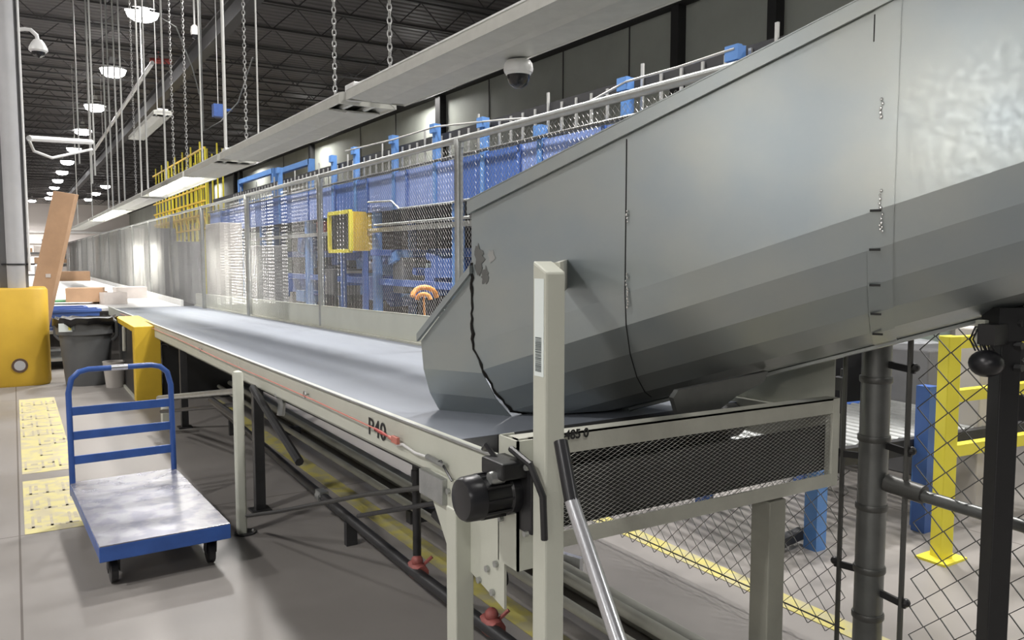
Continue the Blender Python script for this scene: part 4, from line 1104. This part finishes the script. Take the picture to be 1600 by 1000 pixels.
# legs
for (px, nm) in ((705, 0), (580, 0), (475, 0), (405, 0), (1275, 1)):
    p = onX(px, 420, SX)
    if nm: continue
    MB().bx(SX+.05, SX+.17, p.y-.07, p.y+.07, 0, zlo).build('leg', 'machine_blue_light', sm)
for (px) in (640, 530, 440):
    p = onX(px, 420, SX+1.6)
    MB().bx(SX+1.6, SX+1.72, p.y-.07, p.y+.07, 0, zlo).build('leg', 'machine_blue', sm)
MB().bx(SX+.1, SX+.2, 5, 24, 1.10, 1.20).build('cross_beam', 'machine_blue', sm)
MB().bx(SX+1.2, SX+1.3, 5, 24, 1.55, 1.7).build('cross_beam', 'machine_blue', sm)
MB().bx(SX+2.4, SX+2.5, 3, 24.9, 0.0, 2.28).build('dark_backing', 'machine_dark', sm)
# bent conduit on the blue panel
pl = [onX(px, py, SX-.05) for px, py in ((575, 316), (612, 314), (624, 326), (700, 317), (735, 311))]
MB().tube(pl, .016, 6).build('bent_conduit', 'galv_pipe', sm)
pl = [onX(px, py, SX-.05) for px, py in ((585, 352), (700, 342), (735, 339))]
MB().tube(pl, .02, 6).build('lower_conduit', 'galv_pipe', sm)
# red end block
c_ = onX(579, 345, SX+.1); MB().box(c_.x, c_.y, c_.z, .12, .18, .16).lathe((c_.x-.06, c_.y, c_.z), [(.05, -.05), (.06, 0)], 12, axis='x').build('red_motor', 'red_plastic', sm, bevel=.01)
c_ = onX(505, 355, SX+.1); MB().box(c_.x, c_.y, c_.z, .16, .30, .22).build('red_motor', 'red_plastic', sm, bevel=.01)
# yellow cabinet (open frame with yellow side)
YX = 4.7
ya = onX(515, 360, YX); yb = onX(548, 360, YX); yc = onX(566, 360, YX)
z1_, z0_ = onX(548, 330, YX).z, onX(548, 392, YX).z
t = thing('yellow_cabinet', 'yellow framed guard box behind the fence', 'cabinet', (YX, yb.y, 0))
w_ = .5
MB().bx(YX, YX+w_, yb.y, yb.y+.03, z0_, z1_).build('side_panel', 'yellow_paint', t)
for (a, b) in (((YX, yb.y, z0_), (YX, ya.y, z0_)), ((YX, yb.y, z1_), (YX, ya.y, z1_)), ((YX, ya.y, z0_), (YX, ya.y, z1_)), ((YX, yb.y, z0_), (YX, yb.y, z1_))):
    MB().bar(a, b, .06, .06).build('frame_bar', 'yellow_bright', t)
MB().bx(YX+.05, YX+.08, yb.y+.03, ya.y, z0_, z1_).build('mesh_panel', 'machine_dark', t)
for yy_ in (ya.y, yb.y): MB().bx(YX+.2, YX+.28, yy_-.04, yy_+.04, 0, z0_).build('leg', 'machine_blue', t)
# inner machinery: chutes, boxes and crates under the sorter
cl = [(430, 450, 12, .7, .7, .5, 'machine_blue', 'blue crate behind the fence left of the second fence post'),
      (470, 445, 11.5, .9, .5, .35, 'tote_blue', 'low blue tote behind the second fence post'),
      (540, 440, 11, .8, .6, .6, 'machine_grey', 'grey machine box under the yellow cabinet'),
      (555, 425, 10.2, .5, .1, .06, 'conduit', 'short white shelf bar below the yellow cabinet'),
      (600, 450, 8.8, .6, .5, .5, 'machine_blue', 'dark blue hopper behind the fence in the middle panel'),
      (640, 430, 9.2, .5, .5, .7, 'machine_grey', 'dark grey machine box behind the middle fence panel'),
      (630, 395, 9.5, 1.3, .3, .12, 'machine_blue', 'blue cross beam high behind the middle fence panel'),
      (690, 440, 8.0, .5, .4, .5, 'machine_blue', 'blue machine box left of the first fence post'),
      (670, 420, 7.6, .10, .05, .22, 'pale_green', 'small pale tag hanging behind the fence'),
      (350, 400, 15, .4, 1.2, 1.2, 'pale_cabinet', 'pale cabinet behind the fence between third and fourth post'),
      (415, 420, 14, .5, 1.0, .8, 'machine_grey', 'wide grey box behind the fence right of the third post'),
      (290, 420, 18, .5, 1.2, 1.2, 'machine_grey', 'grey machine behind the fence near the fifth post'),
      (255, 400, 24, .5, 1.6, 1.6, 'column_grey', 'far grey cabinet behind the fence at the glowing strip'),
      (205, 395, 34, .8, 2.4, 2.0, 'white_paint', 'far white cabinet behind the distant fence'),
      (480, 462, 9.6, .4, .7, .3, 'machine_blue_light', 'bright blue low box near the floor behind the fence')]
for (px, py, D, sx, sy, sz, m_, lb_) in cl:
    Xq = 5.35 if D < 14 else dep(px, py, D).x
    c_ = onX(px, py, Xq); D_ = (c_-CAM).dot(FW); k_ = min(1, D_/D)*.8
    if D < 14:
        MB().box(c_.x, c_.y, c_.z, sx*k_, sy*k_, sz*k_).build('machine_box', m_, sm, bevel=.01)
    else:
        tag(MB().bx(c_.x-sx/2, c_.x+sx/2, c_.y-sy/2, c_.y+sy/2, 0, c_.z+sz/2).build('machine_cabinet', m_, bevel=.01), lb_, 'cabinet')
for i in range(48):
    px = random.uniform(400, 720); py = random.uniform(375, 465)
    c = onX(px, py, random.uniform(5.2, 6.6))
    s_ = random.uniform(.12, .45)
    MB().box(c.x, c.y, c.z, s_, s_*random.uniform(.5, 1.5), s_*random.uniform(.2, 1), Matrix.Rotation(random.uniform(-.5, .5), 3, 'X')).build('drive_box', random.choice(['machine_blue', 'machine_dark', 'machine_grey', 'machine_blue', 'tote_blue', 'machine_blue_light']), sm)
q = dep(662, 463, 7.2)
mb = MB().tube([q+RT*(.10*math.cos(PI*k/8))*-1+Vector((0, 0, .085*math.sin(PI*k/8)))+FW*(.02*k) for k in range(0, 9)], .024, 10)
mb.tube([q+RT*(.06*math.cos(PI*k/8))+Vector((0, .0, -.03+.05*math.sin(PI*k/8))) for k in range(0, 9)], .020, 10)
mb.tube([q, Vector((q.x+.05, q.y, 0))], .01, 6)
tag(mb.build('orange_hose', 'orange_plastic', smooth=True), 'curled orange hose behind the fence above the guard board', 'hose')

# tall blue frames and yellow scaffold farther on
def frame(px0, px1, py0, py1, X, m_, lab, r=.10, name='steel_frame', cat='frame', mid=True):
    A = onX(px0, py0, X); B = onX(px1, py1, X)
    t = thing(name, lab, cat, (X, (A.y+B.y)/2, 0))
    zt_ = onX((px0+px1)/2, py0, X).z
    for y in (A.y, B.y): MB().bx(X-r/2, X+r/2, y-r/2, y+r/2, 0, zt_).build('upright', m_, t)
    MB().bx(X-r/2, X+r/2, B.y, A.y, zt_-r, zt_).build('top_beam', m_, t)
    if mid: MB().bx(X-r/2, X+r/2, B.y, A.y, zt_-.75, zt_-.75+r*.7).build('mid_beam', m_, t)
    return t
frame(375, 430, 272, 300, 5.6, 'machine_blue_light', 'blue steel frame standing above the sorter left of the second post', .12)
frame(427, 487, 258, 285, 5.7, 'machine_blue_light', 'blue steel frame over the sorter, right neighbour of the first one', .12)
sc_ = thing('yellow_scaffold', 'tall yellow access platform with stairs beyond the fence', 'scaffold', (5.5, 22, 0))
ySa, ySb = onX(240, 300, 6.0).y, onX(322, 300, 6.0).y
zt_ = onX(285, 250, 6.0).z
yy = ySb; k = 0
ySa = min(ySa, 60)
while yy < ySa:
    for x in (6.0, 6.6): MB().bx(x-.025, x+.025, yy-.025, yy+.025, 0, zt_+.3*(k % 2)).build('upright', 'yellow_bright', sc_)
    yy += (ySa-ySb)/14; k += 1
for z_ in (2.6, 3.1, 3.6, 4.1, zt_):
    MB().bx(5.97, 6.03, ySb, ySa, z_-.03, z_+.03).build('guard_rail', 'yellow_paint', sc_)
MB().bx(6.0, 6.6, ySb, ySa, 3.0, 3.06).build('platform', 'yellow_paint', sc_)
for k in range(10):
    y = ySb+(ySa-ySb)*k/10
    MB().bar((6.0, y, 2.6), (6.0, y+.9, 3.6), .04, .05).build('brace', 'yellow_paint', sc_)
# far-left side grey cabinet row beyond the fence to close the view
for k in range(6):
    tag(MB().bx(7.2, 8.3, 40+k*7, 45+k*7, 0, 2.4+.3*(k % 2)).build('far_cabinet', ['column_grey', 'pale_cabinet'][k % 2]), 'large cabinet far off behind the distant fence', 'cabinet', 'far cabinets behind the fence')

# ------------------------------------------------------------------ right side beyond the corner post
rb_ = thing('roller_conveyor', 'grey roller conveyor on blue legs beyond the fence at the right', 'conveyor', (3.7, 2.8, 0))
f0 = onZ(1275, 858, 0); f1 = onZ(1440, 822, 0)
du = (f1-f0).normalized(); dw = Vector((-du.y, du.x, 0))
if dw.dot(FW) < 0: dw = -dw
zr_ = onZ(1275, 858, 0); zt_ = (CAM+ray(1440, 745)*((Vector((f1.x, f1.y, 0))-CAM).dot(FW))).z
zt_ = .52
base = f0-du*.45
MB().prism([base+Vector((0, 0, zt_-.09)), base+du*2.25+Vector((0, 0, zt_-.09)), base+du*2.25+Vector((0, 0, zt_)), base+Vector((0, 0, zt_))], dw*.05).build('side_rail', 'dark_steel', rb_)
b2 = base+dw*.95
MB().prism([b2+Vector((0, 0, zt_-.09)), b2+du*2.25+Vector((0, 0, zt_-.09)), b2+du*2.25+Vector((0, 0, zt_)), b2+Vector((0, 0, zt_))], dw*.05).build('side_rail', 'machine_blue', rb_)
for k in range(27):
    p = base+du*(.05+k*.083)+Vector((0, 0, zt_-.02)); MB().tube([p+dw*.05, p+dw*.95], .026, 8).build('roller', 'galv_pipe', rb_, True)
for k, pz_ in enumerate((0, 1)):
    pf = f0 if k == 0 else f1
    MB().bx(pf.x-.04, pf.x+.04, pf.y-.03, pf.y+.05, 0, zt_-.09+.03*k).build('leg', 'machine_blue_light', rb_)
    q = pf+dw*.9; MB().bx(q.x-.04, q.x+.04, q.y-.03, q.y+.05, 0, zt_-.09).build('leg', 'machine_blue', rb_)
MB().bar(f0+Vector((0, 0, .06))-du*.35, f0+Vector((0, 0, .06))+dw*.1, .05, .05).build('foot_beam', 'dark_steel', rb_)
p = dep(1447, 650, 4.5)
tag(MB().bx(p.x-.04, p.x+.04, p.y-.04, p.y+.04, 0, dep(1450, 602, 4.5).z).build('blue_post', 'machine_blue'), 'dark blue post just left of the yellow frame', 'post')
# yellow guard frame
yf = onZ(1470, 873, 0); D0 = (yf-CAM).dot(FW)
t = thing('yellow_rail_frame', 'yellow square-tube safety frame on the floor beyond the fence', 'safety rail', (yf.x, yf.y, 0))
zt_ = dep(1490, 522, D0).z
MB().box(yf.x, yf.y, zt_/2, .075, .075, zt_, Matrix.Rotation(-TH*.6, 3, 'Z')).build('upright', 'yellow_bright', t, bevel=.004)
MB().box(yf.x, yf.y, .006, .2, .16, .012).build('foot_plate', 'yellow_bright', t)
e2 = yf+Vector((1.55, -.55, 0)); e2 = Vector((yf.x+.9, yf.y-.75, 0))
dd = Vector((1.0, -.10, 0))*1.6
for z_ in (zt_-.035, dep(1490, 616, D0).z, dep(1480, 702, D0).z):
    MB().bar(Vector((yf.x, yf.y, z_)), Vector((yf.x, yf.y, z_))+dd, .05, .06).build('rail', 'yellow_bright', t)
e2 = Vector((yf.x, yf.y, 0))+dd
MB().box(e2.x, e2.y, zt_/2, .075, .075, zt_).build('upright', 'yellow_bright', t)
# pale pillars / cabinets
def cab(px, py, D, sx, sy, zt_, m_, lab, name='cabinet', cat='cabinet', z0=0):
    c = dep(px, py, D); return tag(MB().bx(c.x-sx/2, c.x+sx/2, c.y-sy/2, c.y+sy/2, z0, zt_).build(name, m_, bevel=.01), lab, cat)
cab(1517, 700, 5.0, .17, .17, 1.12, 'pale_cabinet', 'pale square pillar behind the yellow frame', 'pillar', 'pillar')
cab(1570, 650, 7.4, 1.6, .5, 1.7, 'pale_cabinet', 'wide pale cabinet behind the yellow frame and pillar')
cab(1400, 600, 7.0, .75, .5, 1.22, 'pale_green', 'pale grey-green cabinet behind the thick pipe post')
cab(1240, 620, 6.5, 1.0, .5, .95, 'pale_green', 'low pale green cabinet seen just above the end guard')
cab(1300, 620, 6.4, .7, .4, .98, 'machine_dark', 'dark teal box with cords right of the low green cabinet', 'control_box', 'box')
p = dep(1425, 555, 6.2)
t = tag(MB().sphere(p, .26, 20, 12, (1.3, 1.2, .5)).build('plastic_bag', 'clear_bag', smooth=True), 'shiny crumpled plastic bag on the grey-green cabinet', 'bag')
t.location.z += 0
cab(1440, 640, 5.9, .55, .4, .9, 'column_grey', 'dark grey box below the plastic bag')
# overhead pale wall behind lower right
print('done')
